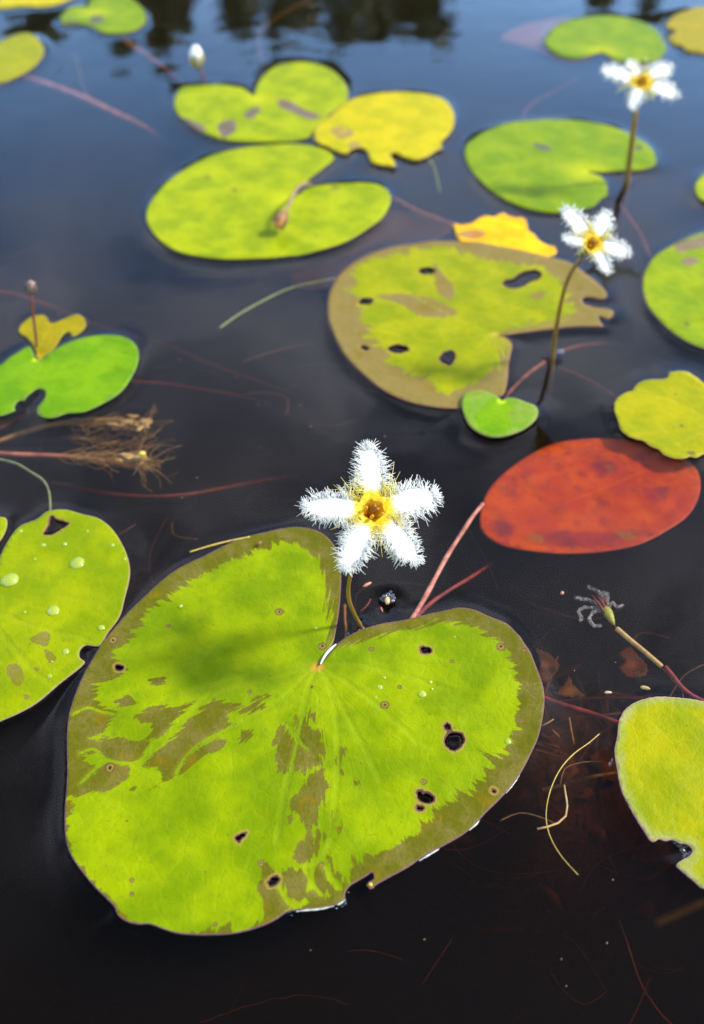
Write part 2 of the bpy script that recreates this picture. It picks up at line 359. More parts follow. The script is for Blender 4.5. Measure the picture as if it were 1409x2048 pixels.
# ------------------------------------------------------------------ leaf colours
YG = (srgb(150, 186, 6, .80), srgb(172, 202, 6, .82)); 
BR = (srgb(128, 124, 66, .78), srgb(150, 134, 84, .78)); RIM = srgb(112, 78, 84)
ORG = srgb(176, 140, 30)
M_main = leaf_mat('leaf_lime_mottled', srgb(138, 176, 4, .78), srgb(168, 200, 6, .80), srgb(112, 114, 18, .80), srgb(132, 126, 52, .80), srgb(190, 134, 50), RIM, fringe=4.4, fK=24, blot_amp=1.5, streak=.35, bsc=520, soft=.2, feather=7.5)
M_lime = leaf_mat('leaf_lime', srgb(152, 184, 6, .78), srgb(174, 200, 8, .80), srgb(140, 140, 30, .8), srgb(150, 146, 60, .8), ORG, srgb(140, 118, 90), fringe=.6, blot_amp=.8, streak=.4)
M_palerim = leaf_mat('leaf_lime_pale_rim', srgb(158, 178, 6, .86), srgb(184, 192, 8, .88), srgb(150, 166, 60, .95), srgb(168, 172, 96, .95), ORG, srgb(170, 130, 120), fringe=1.6, fK=9, blot_amp=.8, streak=.4, soft=1.4)
M_far = leaf_mat('leaf_green', srgb(152, 180, 4, .95), srgb(176, 198, 6, 1.0), srgb(124, 118, 92, .8), srgb(150, 130, 110, .8), srgb(214, 212, 20), srgb(110, 96, 60), fringe=1.2, blot_amp=1.5, streak=.4, soft=.45, glow=16)
M_cool = leaf_mat('leaf_cool_green', srgb(128, 170, 40, .92), srgb(150, 182, 44, .95), srgb(104, 118, 80, .8), srgb(130, 130, 100, .8), srgb(206, 206, 20), srgb(110, 96, 60), fringe=1.2, blot_amp=1.5, streak=.5, soft=.6, glow=22)
M_deepgreen = leaf_mat('leaf_bright_green', srgb(116, 178, 10, .85), srgb(138, 194, 14, .88), srgb(110, 120, 80, .8), srgb(130, 124, 84, .8), srgb(200, 214, 20), srgb(120, 150, 60), fringe=1.0, streak=.3, soft=.45)
M_mott = leaf_mat('leaf_yellow_brown', srgb(158, 178, 14, .85), srgb(180, 192, 16, .88), srgb(150, 134, 62, .85), srgb(152, 138, 70, .85), srgb(214, 170, 80), srgb(140, 90, 84), fringe=9, fK=14, blot_amp=3.0, streak=.4, soft=.8, feather=5.0)
M_yellow = leaf_mat('leaf_yellow', srgb(196, 196, 8, .98), srgb(216, 208, 12, 1.0), srgb(178, 156, 60, .85), srgb(190, 168, 100, .85), srgb(214, 200, 30), srgb(190, 160, 70), fringe=1.2, streak=.4, soft=.45)
M_ochre = leaf_mat('leaf_ochre', srgb(168, 160, 20, .9), srgb(184, 174, 24, .9), srgb(150, 130, 50, .85), srgb(160, 140, 70, .85), srgb(190, 150, 20), srgb(150, 130, 60), fringe=1.2, soft=.5)
M_orange = leaf_mat('leaf_amber', srgb(240, 178, 10, 1.25), srgb(244, 200, 14, 1.3), srgb(190, 140, 60, .85), srgb(200, 160, 90, .85), srgb(220, 150, 20), srgb(196, 150, 90), fringe=1.8, streak=.4)
M_pale = leaf_mat('leaf_pale_green', srgb(146, 182, 52, .85), srgb(168, 196, 60, .88), srgb(150, 138, 92, .8), srgb(164, 140, 110, .8), srgb(200, 206, 60), srgb(160, 140, 100), fringe=1.2, streak=.3, soft=.45)
M_khaki = leaf_mat('leaf_khaki', srgb(186, 178, 66, .85), srgb(196, 182, 80, .85), srgb(176, 150, 80, .85), srgb(170, 140, 90, .85), srgb(190, 180, 60), srgb(160, 130, 80), fringe=1.2)
M_red = leaf_mat('leaf_red', srgb(186, 58, 50, 1.08), srgb(204, 84, 72, 1.08), srgb(156, 46, 42, 1), srgb(126, 44, 42, 1), srgb(200, 90, 20), srgb(140, 50, 44), fringe=.3, mott=.45, blot_amp=2.6, streak=.6, spec=.1, soft=2.6)
M_pink = leaf_mat('leaf_dull_pink', srgb(150, 84, 76, .8), srgb(160, 92, 84, .8), srgb(120, 70, 62, .8), srgb(110, 70, 60, .8), srgb(150, 90, 70), srgb(110, 60, 60), mott=.4, spec=.2)
M_rust = leaf_mat('leaf_rust', srgb(96, 58, 40, .6), srgb(104, 66, 48, .6), srgb(80, 48, 34, .6), srgb(74, 46, 38, .6), srgb(90, 60, 40), srgb(74, 44, 34), mott=.6, spec=.2)
A = lambda pts: Z(.5, 0, 1000, pts)
B_ = lambda pts: Z(.5, 704, 1000, pts)
C_ = lambda pts: Z(.5, 704, 512, pts)
D_ = lambda pts: Z(.5, 704, 0, pts)
E_ = lambda pts: Z(.5, 0, 0, pts)
G_ = lambda pts: Z(.5, 0, 512, pts)
H_ = lambda pts: Z(.5, 704, 1500, pts)
Z6 = lambda pts: Z(.2626, 130, 1340, pts)
Z7 = lambda pts: Z(.2344, 480, 1380, pts)
def ell(cx, cy, rx, ry, rot=0, n=9):
    return [(cx+rx*math.cos(t)*math.cos(rot)-ry*math.sin(t)*math.sin(rot), cy+rx*math.cos(t)*math.sin(rot)+ry*math.sin(t)*math.cos(rot)) for t in [2*math.pi*k/n for k in range(n)]]
# ---- the large foreground leaf
L1_out = [(638,1331),(652,1308),(666,1290),(672,1265),(678,1230),(682,1185),(682,1140),(675,1105),(660,1082),(640,1067),(615,1059),(590,1057),(560,1061),(530,1068),(500,1075),(470,1085),(440,1099),(410,1114),(380,1128),(350,1145),(325,1163),(300,1185),(275,1210),(250,1235),(225,1265),(205,1290),(190,1315),(172,1345),(158,1375),(148,1402),(140,1430),(136,1460),(135,1500),(136,1540),(134,1580),(131,1620),(131,1660),(135,1690),(145,1716),(165,1745),(190,1775),(215,1800),(230,1816),(237,1832),(255,1845),(280,1851),(297,1850),(312,1854),(330,1861),(355,1868),(390,1871),(430,1871),(465,1869),(500,1862),(530,1852),(552,1841),(575,1826),(600,1821),(640,1818),(672,1811),(690,1801),(691,1788),(700,1774),(716,1764),(733,1754),(745,1747),(748,1760),(736,1768),(740,1780),(754,1771),(779,1757),(819,1735),(849,1713),(889,1692),(924,1672),(949,1652),(972,1627),(1000,1600),(1029,1567),(1049,1535),(1064,1505),(1076,1478),(1085,1440),(1089,1400),(1086,1375),(1078,1352),(1068,1325),(1060,1306),(1049,1290),(1040,1276),(1032,1268),(1014,1250),(979,1235),(949,1222),(919,1218),(889,1224),(854,1231),(819,1240),(764,1250),(724,1262),(696,1275),(676,1289),(660,1308)]
L1_zone = [(664,1282),(662,1250),(658,1190),(648,1145),(632,1118),(612,1100),(575,1088),(535,1098),(500,1105),(465,1120),(435,1135),(400,1155),(370,1172),(340,1194),(312,1212),(290,1235),(278,1262),(255,1284),(232,1312),(250,1345),(205,1366)]+Z6([(260,110),(250,170),(265,280),(330,305),(320,400),(300,460),(200,525),(245,545),(170,620),(195,800),(100,900),(25,955)])+[(135,1625),(134,1660),(139,1688),(150,1714),(195,1772),(222,1800),(262,1842),(350,1862),(430,1867),(500,1858),(530,1848),(600,1817),(640,1814),(682,1800),(690,1780),(702,1756),(728,1718),(768,1706),(804,1686),(838,1657),(866,1636),(862,1618),(904,1606),(945,1580),(974,1548),(975,1520),(1004,1506),(1024,1465),(1035,1425),(1033,1390),(1028,1350),(1022,1312),(998,1288),(974,1278),(949,1257),(904,1248),(854,1255),(804,1260),(754,1276),(704,1292),(672,1300),(650,1322),(658,1310)]
L1_blots = [Z6(p) for p in (
 [(640,100),(690,70),(735,62),(765,90),(745,125),(700,135),(660,120)], [(375,240),(400,215),(520,208),(530,260),(548,285),(440,285),(385,265)],
 [(555,360),(600,345),(640,300),(690,280),(760,290),(820,305),(900,295),(980,275),(900,350),(860,400),(800,450),(720,520),(630,525),(640,490),(670,440),(660,415),(565,405)],
 [(560,755),(620,700),(700,620),(800,540),(900,460),(960,380),(1040,300),(1100,255),(1160,240),(1240,250),(1330,270),(1320,300),(1240,340),(1250,400),(1290,425),(1220,460),(1150,510),(1050,570),(960,640),(900,700),(850,780),(800,830),(745,840),(720,780),(690,745),(640,740)],
 [(875,800),(930,720),(1000,640),(1080,580),(1150,545),(1225,540),(1220,590),(1150,630),(1080,650),(1020,690),(960,720),(920,770)],
 [(1330,550),(1340,490),(1400,465),(1420,500),(1370,530)], [(510,905),(550,915),(575,950),(530,940)], [(600,905),(640,880),(660,885),(630,900)],
 [(100,345),(180,310),(260,335),(370,370),(320,380),(320,430),(290,470),(250,500),(150,500),(120,440)],
 [(240,560),(280,525),(350,520),(430,510),(490,530),(560,560),(640,565),(610,620),(560,690),(430,695),(330,670),(260,620)],
 [(20,950),(100,965),(200,940),(320,920),(420,865),(480,800),(510,740),(400,725),(310,720),(240,770),(180,840),(110,910)],
 [(160,540),(220,560),(235,600),(150,630)])]
L1_blots += [Z7(p) for p in (
 [(455,230),(490,215),(540,250),(600,320),(650,345),(705,380),(690,450),(740,480),(740,540),(725,570),(680,520),(665,570),(700,620),(640,660),(590,690),(520,750),(490,700),(470,670),(420,680),(340,720),(310,640),(285,520),(300,420),(330,330),(400,300),(450,400),(520,440),(500,370)],
 [(570,200),(620,180),(645,200),(640,250),(655,295),(610,260)],
 [(560,790),(600,720),(650,690),(715,690),(690,740),(750,770),(765,850),(740,900),(715,960),(690,1020),(655,1090),(640,1150),(570,1130),(510,1100),(440,1040),(460,970),(500,880)],
 [(580,1160),(610,1170),(600,1220),(650,1260),(655,1310),(680,1370),(640,1430),(560,1500),(520,1500),(470,1450),(480,1370),(530,1300),(570,1240)],
 [(640,1220),(700,1220),(730,1270),(700,1310),(665,1260)], [(400,1090),(470,1100),(480,1140),(440,1150)], [(60,150),(200,120),(230,160),(120,195),(0,195),(0,170)],
 [(100,90),(250,45),(290,50),(160,90)], [(0,400),(60,350),(80,380),(20,450),(-20,440)],
 [(870,490),(900,510),(910,550),(880,560)], [(810,590),(835,590),(830,670),(805,660)], [(1005,640),(1040,625),(1060,650),(1020,665)], [(980,790),(1040,785),(1050,805),(1000,815)],
 [(790,1020),(825,1020),(790,1120),(760,1100)], [(860,1110),(905,1180),(880,1230),(835,1210)], [(850,700),(900,710),(905,725),(860,725)],
 [(200,1510),(270,1500),(320,1490),(350,1530),(350,1600),(345,1700),(400,1800),(440,1850),(300,1950),(200,1990),(210,1900),(170,1800),(145,1700),(150,1640),(210,1640)],
 [(370,1570),(420,1540),(520,1530),(580,1560),(600,1620),(570,1680),(560,1780),(480,1800),(400,1760),(370,1680)],
 [(620,1560),(690,1520),(760,1620),(820,1700),(790,1760),(700,1720),(640,1650)], [(720,1440),(760,1400),(830,1530),(890,1600),(860,1660),(800,1600),(740,1500)],
 [(560,1790),(600,1700),(650,1700),(720,1780),(860,1700),(870,1780),(780,1860),(620,1850)])]
L1_veins = [Z6(p) for p in ([(70,345),(180,290),(290,325),(380,345)], [(200,525),(270,520),(350,500)],
 [(120,640),(230,605),(310,680),(340,695),(540,710),(620,650),(700,570),(850,430),(1000,310),(1100,200),(1330,130),(1600,60),(1880,0)],
 [(130,870),(180,810),(240,750),(310,705)], [(850,790),(930,660),(1050,560),(1200,480),(1400,380),(1650,230),(1880,10)])]
L1_veins += [Z7(p) for p in ([(420,1830),(350,1720),(350,1600)], [(700,1760),(620,1660),(570,1540),(720,1440),(780,1300)], [(850,1690),(780,1600),(730,1520)], [(400,300),(480,380),(540,480),(590,520)])]
L1_veins += [[(632,1335),(612,1400),(592,1500),(570,1590),(555,1680)], [(640,1335),(668,1400),(676,1480),(676,1560),(668,1640)], [(642,1332),(740,1400),(830,1480)], [(628,1330),(520,1345),(420,1372),(330,1400)], [(645,1326),(760,1340),(900,1380)], [(640,1335),(700,1440),(760,1560)]]
L1_holes = [B_([(375,985),(372,960),(388,940),(410,932),(435,937),(447,955),(443,975),(425,995),(400,1003)]), B_([(370,905),(382,898),(395,906),(393,918),(378,921)]), H_([(262,175),(275,168),(280,180),(300,178),(322,188),(326,205),(308,216),(290,212),(275,205),(265,195)]),
 H_([(262,232),(278,228),(284,236),(268,242)]), Z(.5,0,1500,[(945,355),(960,342),(985,335),(978,350),(965,360),(955,370)]), Z7([(245,1640),(270,1610),(310,1595),(335,1615),(320,1645),(285,1665),(255,1670)]), B_([(275,600),(290,590),(310,595),(318,608),(300,616),(282,612)]), A([(465,670),(480,665),(495,672),(490,685),(472,684)]), ell(988,1586,3.2,3.2)]
L1 = leaf('largest leaf, lime green heart shape with brown blotches and margin, under the nearest flower', L1_out, (635,1336), M_main, z=.0008,
 und=.0006, zone=L1_zone, blots=L1_blots, veins=L1_veins, holes=L1_holes,
 spots=[(559,1227,9),(228,1283,10),(645,1295,9),(904,1325,5),(800,1376,5),(770,1412,9),(624,1376,4),(848,1566,7),(221,1536,11),(265,1762,5),(265,1790,5),(1002,1296,10),(1049,1303,6),(523,1728,7),(643,1732,6),(743,1300,6),(988,1586,9),(431,1850,5),(896,1300,0.5),(410,1744,3),(255,1643,3),(148,1622,3),(338,1253,5),(500,1385,5)], step=4.6, curl=.00035, seed=11)
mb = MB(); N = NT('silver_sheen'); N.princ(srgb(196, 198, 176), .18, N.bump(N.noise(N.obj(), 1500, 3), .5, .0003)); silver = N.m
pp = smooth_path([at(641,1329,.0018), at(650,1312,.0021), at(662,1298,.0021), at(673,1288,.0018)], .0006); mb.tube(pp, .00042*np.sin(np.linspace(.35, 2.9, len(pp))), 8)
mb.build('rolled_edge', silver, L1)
for pts, rpx in (([(592,1823),(615,1820),(640,1818),(668,1812)], 3.0), ([(674,1810),(684,1805),(692,1799)], 3.4), ([(838,1722),(858,1710),(880,1697)], 2.6), ([(938,1661),(949,1652),(960,1641)], 2.6), ([(1012,1587),(1026,1570),(1040,1550)], 1.8)):  # sun glints on the near rim, modelled as pale silver tubes
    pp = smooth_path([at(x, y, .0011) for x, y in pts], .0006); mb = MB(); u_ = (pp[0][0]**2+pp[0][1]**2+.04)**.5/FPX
    mb.tube(pp, .6*rpx*u_*np.clip(np.sin(np.linspace(.15, 3.0, len(pp)))+.25*np.sin(np.arange(len(pp))*2.1), .15, 2), 7); mb.build('rim_glint', silver, L1)
# ---- the others
leaf('lime green droplet-covered leaf at the left edge with a triangular hole', A([(-40,380),(-8,290),(0,240),(30,175),(80,110),(150,80),(190,50),(260,42),(330,60),(400,80),(450,120),(490,180),(515,240),(522,300),(500,400),(480,470),(430,540),(404,585),(378,588),(345,585),(322,605),(322,635),(342,652),(330,668),(240,740),(150,815),(80,855),(0,890),(-120,940),(-300,940),(-440,800),(-500,600),(-480,360),(-360,200),(-200,100),(-80,70),(0,72),(28,78),(30,110),(14,150),(-4,175),(-30,220),(-60,320),(-110,400)]), (-50,1202), M_lime, z=.0006, inset=-1,
 blots=[A([(30,670),(70,660),(100,720),(80,750),(50,730)]), A([(130,680),(160,670),(150,700)]), A([(180,600),(230,640),(200,660)]), A([(90,780),(125,790),(110,810)]), A([(120,560),(200,530),(190,590)])], veins=[A([(-80,420),(60,600),(150,700),(240,760)]), A([(-80,420),(120,500),(350,560)])],
 holes=[A([(210,65),(225,82),(250,88),(276,100),(262,110),(240,122),(225,132),(195,142),(178,138),(188,118),(202,98)])], spots=[(60,1290,3)], step=6.5, curl=.00012, seed=21)
leaf('lime yellow leaf at the lower right edge with pale rim and a torn frothy bite', [(1229,1500),(1234,1475),(1239,1440),(1254,1418),(1284,1402),(1314,1396),(1354,1398),(1394,1403),(1440,1415),(1520,1460),(1560,1560),(1540,1660),(1490,1740),(1440,1775),(1405,1777),(1386,1762),(1362,1742),(1352,1732),(1364,1722),(1380,1712),(1384,1700),(1374,1690),(1360,1688),(1345,1681),(1330,1683),(1318,1680),(1304,1685),(1292,1670),(1279,1650),(1259,1615),(1244,1585),(1234,1540)], (1440,1540), M_palerim, z=.0008, inset=1.6, step=6, curl=.0004, seed=31, jit=.3, spots=[(1374,1453,3),(1300,1470,2)])
leaf('bright green leaf at the left edge with a round bite out of its lower side', G_([(0,440),(40,410),(80,385),(120,365),(135,390),(150,420),(200,390),(260,355),(340,330),(430,320),(490,325),(530,345),(555,385),(550,440),(520,500),(480,550),(410,595),(340,625),(300,630),(270,632),(235,645),(200,652),(172,648),(154,636),(152,612),(172,585),(184,565),(182,545),(165,535),(145,538),(125,552),(105,568),(100,580),(80,580),(66,592),(58,605),(62,618),(40,630),(0,642),(-120,640),(-220,570),(-220,500),(-120,460)]), (73,721), M_deepgreen, z=.0008, inset=.4, step=6.5, seed=41, curl=.0003, spots=[(233,776,2)])
leaf('small torn yellow leaf with a lobed arm behind the bitten green leaf', G_([(150,420),(142,380),(108,330),(85,318),(76,300),(100,265),(150,242),(185,245),(200,270),(215,272),(260,255),(310,238),(336,252),(345,280),(320,310),(290,325),(278,306),(255,318),(238,345),(222,370),(185,400)]), (75,712), M_ochre, z=.0002, inset=.3, step=5, seed=42, curl=.0003, veins=[G_([(150,400),(180,340),(210,290)])])
leaf('wide yellow green leaf with tan margin and oval holes beneath the middle flower', C_([(584,320),(600,322),(700,308),(800,295),(900,285),(980,286),(1005,285),(992,268),(986,245),(1005,250),(1020,256),(1045,240),(1045,225),(1020,215),(960,207),(922,190),(924,172),(950,168),(1000,176),(1020,162),(990,120),(940,80),(870,30),(800,10)])+[(1054,505),(1004,495),(960,487),(919,485),(870,484),(824,490),(790,494),(754,505),(728,515),(700,532),(675,557),(660,587),(656,622),(660,650),(670,675),(690,712),(710,735),(734,757),(769,784),(814,804),(854,814),(894,819),(930,817)]+C_([(500,595),(560,570),(604,560),(622,500),(626,440),(634,400),(640,360),(614,330)]), (990,670), M_mott, z=.0005,
 zone=[(696,565),(720,535),(760,517),(850,497),(920,497),(954,520),(1014,524),(1054,533),(1094,545),(1130,577),(1144,612),(1134,634),(1054,655),(1000,668),(1002,690),(996,727),(964,760),(929,776),(894,782),(854,762),(814,747),(769,722),(750,687),(735,652),(718,612),(700,587)],
 blots=[[(869,527),(884,547),(909,572),(904,602),(884,592),(869,567)], [(749,594),(804,590),(854,597),(894,612),(919,627),(854,637),(829,627),(794,607)], [(1060,595),(1085,583),(1092,592),(1070,598)], [(780,735),(800,735),(804,750),(786,750)]],
 veins=[[(990,670),(900,630),(840,600),(780,560)], [(990,670),(860,680),(760,660)], [(990,670),(930,720),(880,750)]],
 holes=[C_([(605,112),(620,100),(642,98),(665,80),(690,68),(730,62),(752,70),(756,84),(740,98),(705,108),(670,128),(640,132),(615,126)]), ell(854,544,17,6), ell(732,604,14,6,-.1), ell(797,700,20,7.5), C_([(352,415),(370,388),(395,380),(408,392),(404,420),(388,438),(368,430)]), ell(730,698,8,4)], step=6.5, seed=51, curl=.0003)
leaf('tiny green heart-shaped leaf touching the lower edge of the holed leaf', C_([(600,580),(588,568),(570,558),(535,545),(500,540),(462,548),(442,575),(440,600),(447,632),(470,680),(520,715),(570,728),(630,720),(690,695),(735,657),(745,630),(735,605),(700,590),(650,572),(615,570)]), (1003,804), leaf_mat('leaf_small_green', srgb(118,184,10,.85), srgb(140,196,16,.88), srgb(120,166,36,.95), srgb(140,172,60,.95), srgb(190,214,20), srgb(130,124,80), fringe=3.0, fK=7, blot_amp=1.5), z=.0019, zone=C_([(600,585),(560,570),(530,600),(500,640),(490,670),(520,700),(570,715),(620,705),(640,670),(620,640),(640,600),(620,580)]), step=5, seed=52, curl=.0002)
leaf('pale green leaf with dusty tan upper edge at the right picture edge', [(1409,467),(1380,475),(1354,487),(1330,500),(1312,512),(1299,527),(1288,550),(1285,577),(1294,610),(1314,638),(1344,666),(1374,685),(1409,699),(1480,715),(1570,700),(1640,650),(1640,580),(1590,510),(1500,470),(1450,462)], (1470,580), M_pale, z=.0008, inset=.3, blots=[[(1350,492),(1409,474),(1450,470),(1440,488),(1380,502),(1355,506)], [(1360,525),(1385,515),(1400,525),(1375,532)]], spots=[(1374,650,7)], step=7, seed=61, curl=.0003)
leaf('yellow leaf with ragged crimped edge at the right side, overlapping the red leaf', C_([(1050,600),(1070,570),(1095,553),(1120,545),(1140,520),(1165,505),(1200,500),(1235,502),(1262,492),(1268,476),(1300,470),(1335,472),(1370,490),(1409,520),(1490,560),(1540,620),(1520,720),(1450,780),(1405,798),(1372,812),(1355,806),(1320,814),(1280,808),(1250,798),(1225,776),(1200,768),(1165,745),(1130,738),(1090,716),(1072,690),(1066,662),(1054,638)]), (1440,850), leaf_mat('leaf_lemon', srgb(172,186,8,.85), srgb(194,196,10,.88), srgb(160,140,50,.8), srgb(170,150,70,.8), ORG, srgb(200,176,80), fringe=1.0, streak=.9), z=.0012, inset=-.5, spots=[(1364,853,5),(1383,908,8),(1352,792,4)], veins=[[(1440,850),(1340,850),(1290,860)], [(1440,850),(1340,800),(1280,790)], [(1440,850),(1360,890)]], step=6.5, seed=62, curl=.0006, jit=.5)
leaf('ragged orange yellow leaf scrap tucked behind the holed leaf', D_([(405,900),(440,903),(480,895),(505,878),(540,868),(570,872),(600,856),(640,872),(690,880),(700,895),(706,925),(728,940),(752,968),(785,985),(812,992),(816,1020),(760,1040),(700,1045),(600,1040),(520,1020),(470,1018),(455,990),(425,960),(410,925)]), (960,480), M_orange, z=.0001, inset=.5, step=5.5, seed=63, jit=.4, curl=.0004, blots=[D_([(420,940),(500,920),(540,935),(480,960)])])
leaf('round green leaf notched at lower right beside the rear flower\'s stalk', D_([(450,600),(462,578),(490,555),(540,525),(620,497),(720,485),(850,482),(960,493),(1060,518),(1130,550),(1190,590),(1213,628),(1216,660),(1170,680),(1090,685),(1000,692),(945,690),(1000,712),(1020,742),(1018,790),(1000,795),(985,812),(962,830),(935,838),(860,855),(760,850),(660,825),(560,770),(490,702),(458,650)]), (1172,343), M_cool, z=.0008, inset=-.5, step=7, seed=71, curl=.0003, blots=[D_([(720,575),(760,580),(800,590),(795,605),(740,600)]), D_([(1130,590),(1160,585),(1165,600),(1140,608)])], veins=[D_([(936,685),(800,650),(650,640)]), D_([(936,685),(760,720),(620,740)])])
leaf('green kidney-shaped leaf behind the rear flower near the top right', D_([(770,170),(778,145),(800,120),(850,90),(940,70),(1040,66),(1140,85),(1210,120),(1246,165),(1256,205),(1220,243),(1130,250),(1050,242),(1010,215),(990,212),(960,223),(880,236),(820,220),(785,195)]), (1204,103), M_cool, z=.0008, inset=-.5, step=7, seed=72, curl=.0003)
leaf('khaki yellow leaf with wavy edge in the top right corner', [(1409,17),(1385,18),(1369,24),(1352,30),(1340,40),(1331,52),(1338,60),(1352,66),(1335,76),(1340,84),(1352,92),(1366,96),(1376,105),(1395,106),(1409,110),(1450,102),(1500,60),(1460,25)], (1440,60), M_khaki, z=.0008, inset=.6, step=6.5, seed=73, jit=.5, curl=.0006)
leaf('sliver of a green leaf at the right edge below the top right corner', [(1389,377),(1395,362),(1409,350),(1440,345),(1470,370),(1450,398),(1409,406),(1394,394)], (1440,372), M_far, z=.0008, inset=-.5, step=6.5, seed=74, curl=.0003)
leaf('bright yellow leaf with nibbled lower edge between the green leaves', [(704,200),(754,189),(804,186),(854,190),(889,202),(906,224),(909,240),(906,258),(894,275),(882,286),(884,298),(868,306),(854,315),(834,321),(804,315),(790,308),(780,311),(788,324),(791,334),(769,333),(744,325),(736,310),(729,300),(715,298),(700,304),(693,309),(676,305),(655,297),(630,282),(632,258),(660,235),(680,215)], (690,262), M_yellow, z=.0016, inset=.6, step=6, seed=81, jit=.5, curl=.0005, blots=[[(660,262),(690,255),(710,268),(680,280)], [(700,285),(725,290),(715,300),(698,298)]])
leaf('two-lobed green leaf with grey brown patches, behind the large round green leaf', E_([(698,430),(700,395),(725,355),(800,345),(870,340),(930,347),(980,360),(1015,384),(1025,350),(1045,315),(1100,270),(1200,250),(1300,270),(1365,315),(1394,370),(1382,420),(1320,462),(1290,500),(1240,550),(1170,568),(1050,572),(950,570),(850,550),(760,505),(715,465)]), (518,196), M_far, z=.0008, inset=.2, step=7, seed=82, curl=.0003, blots=[E_([(875,500),(940,485),(945,520),(900,555),(880,540)]), E_([(975,465),(1030,425),(1045,440),(1000,480)]), E_([(1110,400),(1150,405),(1220,440),(1290,470),(1240,480),(1180,455),(1120,430)]), E_([(700,470),(760,480),(830,520),(790,530)])])
leaf('large round green leaf in the upper middle with its notch opening to the right', E_([(586,880),(590,840),(610,800),(665,735),(740,680),(850,625),(960,597),(1090,582),(1180,580),(1260,590),(1320,615),(1338,638),(1300,672),(1240,718),(1195,762),(1165,790),(1190,782),(1230,755),(1300,742),(1400,736)])+D_([(60,735),(110,745),(148,772),(156,808),(125,870),(62,920),(0,958),(-60,985)])+G_([(1200,0),(1150,4),(1080,12),(1000,15),(920,17),(850,12),(790,5)])+E_([(700,1005),(640,965),(605,925)]), (572,396), M_far, z=.0008, inset=-1, step=7, seed=83, curl=.0003, blots=[], spots=[(415,355,8),(470,381,7),(626,312,5),(670,377,8)], veins=[[(572,396),(480,420),(380,440)], [(572,396),(500,360),(420,340)], [(572,396),(600,440),(660,470)], [(572,396),(520,450),(440,490)]])
leaf('green leaf with grey notch patches at the top left, under the tree reflections', E_([(240,82),(262,45),(300,28),(350,25),(362,5),(370,-20),(420,-30),(490,-20),(545,12),(580,50),(584,90),(540,125),(460,137),(400,130),(368,108),(300,102),(262,102)]), (190,26), M_cool, z=.0008, inset=.1, step=7, seed=84, blots=[E_([(360,70),(410,65),(420,90),(370,100)]), E_([(250,80),(300,85),(350,100),(280,100)])], curl=.0003)
leaf('oval yellow green leaf cut by the upper left edge', [(0,85),(30,71),(60,69),(80,84),(88,104),(76,126),(50,146),(20,160),(0,165),(-50,160),(-80,130),(-60,100)], (-30,125), leaf_mat('leaf_olive_yellow', srgb(168,184,12,.85), srgb(186,192,16,.85), srgb(160,150,50,.8), srgb(160,140,60,.8), ORG, srgb(180,160,70)), z=.0008, inset=.6, step=6.5, seed=85, curl=.0003)
leaf('yellow leaf edge peeking in at the very top left corner', [(0,18),(25,16),(50,14),(80,15),(104,12),(130,4),(150,-6),(150,-16),(80,-30),(-60,-20),(-60,16)], (20,-5), M_yellow, z=.0008, inset=.5, step=6.5, seed=86, curl=.0004)
# submerged leaves
leaf('large brick red leaf lying just under the water at the right', [(961,1056),(962,1022),(975,985),(1000,955),(1030,930),(1070,905),(1110,888),(1150,881),(1200,878),(1260,882),(1310,892),(1360,912),(1390,935),(1401,965),(1396,1000),(1375,1034),(1339,1060),(1279,1090),(1205,1105),(1129,1109),(1069,1105),(1004,1092),(975,1075)], (1370,920), M_red, z=-.0042, inset=-2, step=7, seed=91, sub=True, und=.0006, veins=[[(1370,925),(1280,950),(1200,985),(1110,1015)]], blots=[[(1050,1080),(1120,1062),(1200,1066),(1260,1060),(1300,1062),(1240,1090),(1150,1100)], [(1180,930),(1220,925),(1240,940),(1200,950)], [(980,1050),(1010,1040),(1030,1070),(1000,1080)], [(1290,985),(1340,975),(1330,1000),(1300,1005)]], name='submerged_leaf')
leaf('dim pink leaf under the water behind the kidney-shaped leaf', [(1000,77),(1040,52),(1090,41),(1140,38),(1185,60),(1190,100),(1175,124),(1130,126),(1100,113),(1050,95)], (1180,80), M_pink, z=-.004, inset=-2, step=8, seed=92, sub=True, name='submerged_leaf')
leaf('dull rust-coloured leaf under the water right of the large round green leaf', [(578,542),(600,505),(640,470),(700,445),(770,425),(830,425),(880,435),(905,455),(870,482),(780,505),(730,535),(670,572),(620,580),(590,570)], (890,450), M_rust, z=-.009, inset=-2, step=8, seed=93, sub=True, name='submerged_leaf')
# ------------------------------------------------------------------ water: one closed body with a skin that climbs at every leaf edge
N = NT('pond_water'); co = N.obj()
bmp = N.bump(N.math('ADD', N.noise(co, 11, 2, .5), N.math('MULTIPLY', N.noise(co, 48, 3, .5), .16)), .14, .005)
g = N.n('ShaderNodeNewGeometry'); dt = N.n('ShaderNodeVectorMath', operation='DOT_PRODUCT'); N.set(dt.inputs[0], g.outputs['Incoming']); N.set(dt.inputs[1], bmp)
cosv = N.math('MINIMUM', N.math('ABSOLUTE', dt.outputs['Value']), 1.0)
fr = N.math('MULTIPLY_ADD', N.math('POWER', N.math('SUBTRACT', 1.0, cosv), 5.0), .975, .022)
gl = N.n('ShaderNodeBsdfGlossy'); gl.inputs['Roughness'].default_value = .012; N.set(gl.inputs['Normal'], bmp)
tr = N.n('ShaderNodeBsdfTransparent'); ms = N.n('ShaderNodeMixShader'); N.set(ms.inputs[0], fr); N.set(ms.inputs[1], tr.outputs[0]); N.set(ms.inputs[2], gl.outputs[0])
N.t.links.new(ms.outputs[0], N.out.inputs[0])
va = N.n('ShaderNodeVolumeAbsorption'); va.inputs['Color'].default_value = (.62, .46, .22, 1); va.inputs['Density'].default_value = 62
